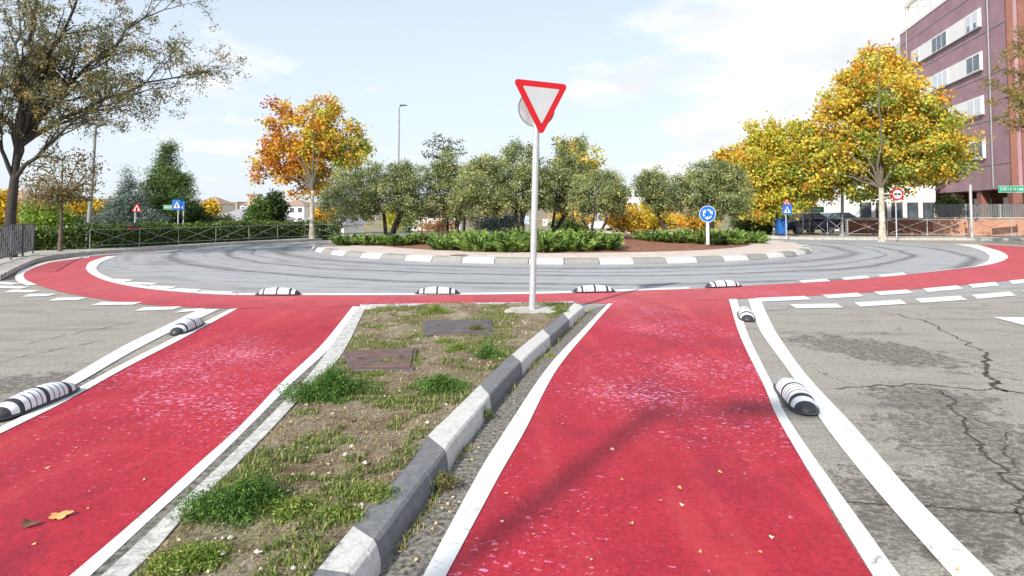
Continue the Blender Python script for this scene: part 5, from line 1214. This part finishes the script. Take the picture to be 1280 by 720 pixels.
# small sparse tree at left
b = gnd(75, 314, .12)
tree('young_tree', 'small sparse brown leaved tree beside the left lamp', 'tree', b, [(75, 235, 42, 18), (60, 215, 22, 18), (100, 212, 22, 22), (75, 250, 40, 12)], b.y, 130, 22, .12, pal([(.28, .21, .07), (.20, .15, .06), (.36, .26, .08), (.17, .17, .06)]), .075, 1.7, M_bark, clump_r=.35, nlimb=12, aspect=.4, nsub=110)

# big branching tree at the left
def big_tree(name, label, base, Y, targets, leafcols, trunk_pts, r0, nleaf, spread, seed, leaf=.12, sub=(5, 5), hang=.3, dens=.42, lmat=None):
    rr = random.Random(seed); b = Vector(base); t = thing(name, b, label, 'tree'); mb = MB(); tp = [at(x, y, Y) - b for x, y in trunk_pts]; tp[0] = Vector((0, 0, -.2))
    mb.tube(tp, [r0 * (1.25 if i == 0 else 1 - .45 * i / (len(tp) - 1)) for i in range(len(tp))], 14)
    P = []; Cc = []
    def grow(a, d, L, r, lv):
        m = 6; pts = [a]; dd = d.normalized()
        for k in range(m):
            dd = (dd + Vector((rr.uniform(-1, 1), rr.uniform(-1, 1), rr.uniform(-1, 1))) * .2 + Vector((0, 0, .03 if lv < 2 else -.05))).normalized(); pts.append(pts[-1] + dd * L / m)
        mb.tube(pts, [r * (1 - .75 * k / m) for k in range(m + 1)], 6 if lv else 8, cap=False)
        if lv >= 2:
            for k in range(2, m + 1):
                if rr.random() < dens:
                    c = np.array(rr.choice(leafcols))
                    for _ in range(rr.randint(4, 13)):
                        P.append(tuple(pts[k] + Vector((rr.gauss(0, .09), rr.gauss(0, .09), rr.gauss(-.05, .08))))); Cc.append(c * rr.uniform(.65, 1.3))
            if lv == 3: return
        nsub = sub[0] if lv == 0 else sub[1]
        for q in range(nsub):
            k = rr.randint(1 if lv else 2, m); dv = (pts[min(k + 1, m)] - pts[k - 1]).normalized(); s = Vector((rr.uniform(-1, 1), rr.uniform(-1, 1), rr.uniform(-.7, .9)))
            grow(pts[k], dv + s * .85, L * rr.uniform(.42, .62) * (1 if lv else .75), max(.006, r * (1 - .75 * k / m) * .62), lv + 1)
    for (x, y, dY, src, rad) in targets:
        a = tp[src]; e = at(x, y, Y + dY) - b; pts = bez(a, a.lerp(e, .5) + Vector((0, 0, .12 * (e - a).length)), e, 9)
        pts = [p + Vector((rr.uniform(-1, 1), rr.uniform(-1, 1), rr.uniform(-1, 1))) * .05 * (0 if i == 0 else 1) * (e - a).length * .4 for i, p in enumerate(pts)]
        mb.tube(pts, [rad * (1 - .8 * i / 8) for i in range(9)], 9)
        Lb = (e - a).length
        for k in range(2, 9):
            for q in range(2):
                dv = (pts[min(8, k + 1)] - pts[k - 1]).normalized(); s = Vector((rr.uniform(-1, 1), rr.uniform(-1, 1), rr.uniform(-.6, .9)))
                grow(pts[k], dv + s * .9, rr.uniform(.9, 1.9) * spread, rad * (1 - .8 * k / 8) * .5 + .006, 1)
    mb.build('trunk', M_locust, t)
    leaf_object('crown', P, leaf, np.array(Cc), t, .35); print('big tree leaves', len(P)); return t
BT = [(.26, .20, .07), (.17, .17, .07), (.36, .26, .08), (.11, .13, .06), (.22, .21, .09), (.13, .16, .10)]
base = gnd(12, 322, .1)
big_tree('locust_tree', 'big spreading tree with sparse olive brown leaves at the left', base, base.y,
         [(150, 50, 0, 3, .10), (235, 95, .5, 3, .08), (215, 110, .8, 3, .05), (60, -40, 1, 3, .11), (-80, 20, 0, 3, .10), (130, 130, -1, 2, .07), (30, 60, -1.5, 3, .09), (200, 10, 1.0, 3, .08), (-30, 130, -1, 2, .07), (110, -30, -2, 3, .09), (50, 120, 2.0, 2, .07), (20, 10, 2, 3, .08), (90, 85, -.5, 3, .07)],
         BT, [(12, 322), (13, 270), (18, 225), (22, 185)], .17, 0, .9, 5, leaf=.10, sub=(3, 3))
base = at(1335, 300, 24); base.z = .1
big_tree('locust_tree', 'thin leaved tree reaching in from the right edge', base, 24, [(1265, 120, 0, 3, .07), (1290, 60, 0, 3, .07), (1272, 155, -.5, 2, .06), (1340, 40, 0, 3, .08), (1275, 90, 1, 3, .06)], [(.28, .24, .06), (.17, .18, .05), (.36, .27, .07)], [(1335, 300), (1332, 260), (1335, 220), (1330, 180)], .18, 0, .75, 9, leaf=.12, sub=(3, 2))

# ------------------------------------------------------------------ bins, cars
b = at(977, 298, 36); b.z = .11
t = thing('recycling_bin', b, 'blue wheeled recycling bin behind the crossing sign', 'bin')
M_bb = simple('blue_plastic', (.02, .12, .42), .45, .1, 4, bmp=0)
mb = MB(); mb.add([(-.24, -.22, .08), (.24, -.22, .08), (.24, .22, .08), (-.24, .22, .08), (-.3, -.3, .92), (.3, -.3, .92), (.3, .3, .92), (-.3, .3, .92)], [(3, 2, 1, 0), (0, 1, 5, 4), (1, 2, 6, 5), (2, 3, 7, 6), (3, 0, 4, 7), (4, 5, 6, 7)]); mb.build('body', M_bb, t, bevel=.02)
mb = MB(); mb.add([(-.33, -.33, .93), (.33, -.33, .93), (.33, .33, .93), (-.33, .33, .93), (-.26, -.2, 1.02), (.26, -.2, 1.02), (.26, .3, 1.05), (-.26, .3, 1.05)], [(3, 2, 1, 0), (0, 1, 5, 4), (1, 2, 6, 5), (2, 3, 7, 6), (3, 0, 4, 7), (4, 5, 6, 7)]); mb.build('lid', M_bb, t)
for s in (-1, 1): mb = MB(); mb.tube([(s * .2, .26, .09), (s * .27, .26, .09)], .09, 14); mb.build('wheel', M_dark, t)
b = at(163.5, 309, 24.4); b.z = .12
t = thing('litter_bin', b, 'small red litter bin beside the triangle sign pole', 'bin')
mb = MB(); mb.tube([(0, 0, .3), (0, 0, .42), (0, 0, .72), (0, 0, .8)], [.09, .15, .17, .17], 16); mb.build('bucket', M_red_s, t)
mb = MB(); mb.tube([(0, 0, .82), (0, 0, .86), (0, 0, .98)], [.18, .17, .06], 16); mb.build('hood', M_dark, t)
mb = MB(); mb.tube([(0, .02, 0), (0, .02, .32)], .025, 8); mb.build('stand', M_sgrey, t)

def car(label, x, y, z, rz, colr):
    t = thing('parked_car', (x, y, z), label, 'car', 'cars parked beyond the railings', rz); Mb = simple('car_paint', colr, .25, .04, 2, bmp=0, spec=.6)
    prof = [(-2.1, .45), (-2.15, .7), (-2.05, .88), (-1.2, .98), (-.55, 1.42), (.75, 1.46), (1.55, 1.05), (2.05, .95), (2.15, .7), (2.1, .35), (-2.05, .32)]
    n = len(prof); vs = []
    def hw(z_): return .86 if z_ < 1.0 else .62
    for s in (-1, 1): vs += [(px_, s * hw(pz), pz) for px_, pz in prof]
    mb = MB(); mb.add(vs, [tuple(range(n))[::-1], tuple(range(n, 2 * n))] + [(i, (i + 1) % n, n + (i + 1) % n, n + i) for i in range(n)], 0, False); mb.build('body', Mb, t, bevel=.05)
    for s in (-1, 1):
        mb = MB()
        for q in ([(-1.0, 1.03), (-.1, 1.03), (-.1, 1.38), (-.52, 1.38)], [(0, 1.03), (1.35, 1.06), (.75, 1.38), (0, 1.38)]):
            def sy(z_): return s * (.64 + (1.4 - z_) * .53)
            mb.add([(a, sy(b_) , b_) for a, b_ in q], [(0, 1, 2, 3)])
        mb.build('side_window', M_glass, t)
    mb = MB(); mb.add([(-1.17, -.72, 1.02), (-1.17, .72, 1.02), (-.58, .58, 1.41), (-.58, -.58, 1.41)], [(0, 1, 2, 3)]); mb.build('windscreen', M_glass, t)
    for wx in (-1.35, 1.35):
        for s in (-1, 1):
            mb = MB(); mb.tube([(wx, s * .70, .32), (wx, s * .89, .32)], .32, 20); w = mb.build('wheel', M_dark, t); mb = MB(); mb.tube([(wx, s * .88, .32), (wx, s * .90, .32)], .2, 14); mb.build('rim', M_galv, w)
    for s in (-1, 1): mb = MB(); mb.box((-2.12, s * .62, .74), (.08, .3, .14)); mb.build('headlight', M_white_s, t)
    for s in (-1, 1): mb = MB(); mb.box((2.1, s * .62, .82), (.08, .22, .16)); mb.build('tail_light', M_red_s, t)
    return t
p = at(1015, 300, 40); car('dark blue car parked behind the darker railing', p.x, p.y + 1, 0, R(20), (.02, .04, .10))
p = at(1040, 300, 43); car('black car parked behind the dark blue one', p.x + 1, p.y + 1.5, 0, R(10), (.02, .02, .025))
p = at(98, 295, 29); car('pale car glimpsed between bushes left of the lamp', p.x - .5, p.y + 1.5, -.35, R(35), (.55, .56, .57))
p = at(745, 284, 47); car('whitish car glimpsed under the small olive tree', p.x, p.y, -.1, R(5), (.6, .6, .66))

# unseen lamp added behind the viewer to cast a soft shadow on the right lane
b = Vector((-9.3, -11.2, .0)); t = thing('street_lamp', b, 'unseen street lamp added behind the viewpoint to shadow the right lane', 'street lamp')
mb = MB(); mb.tube([(0, 0, 0), (0, 0, 6), (0, 0, 12.3)], [.10, .085, .065], 14); mb.build('pole', M_galv, t)
for s_ in (1,):
    mb = MB(); mb.tube([(0, 0, 12.2), (s_ * .3, 0, 12.33), (s_ * .6, 0, 12.35)], .035, 8); a_ = mb.build('arm', M_sgrey, t)
    mb = MB(); mb.box((s_ * .85, 0, 12.36), (.62, .34, .10)); mb.build('lamp_head', M_dark, a_, bevel=.03)

# manhole on the island apron
g = at(573, 320, 18.7); o = thing('manhole_cover', (g.x, g.y, .163), 'brown round manhole cover set in the island paving', 'manhole cover')
mb = MB(); mb.tube([(0, 0, -.02), (0, 0, .012)], .32, 28); mb.build('frame', M_conc, o); mb = MB(); mb.tube([(0, 0, .012), (0, 0, .02)], .27, 28); mb.build('lid', M_rust, o)

scene.render.engine = 'CYCLES'
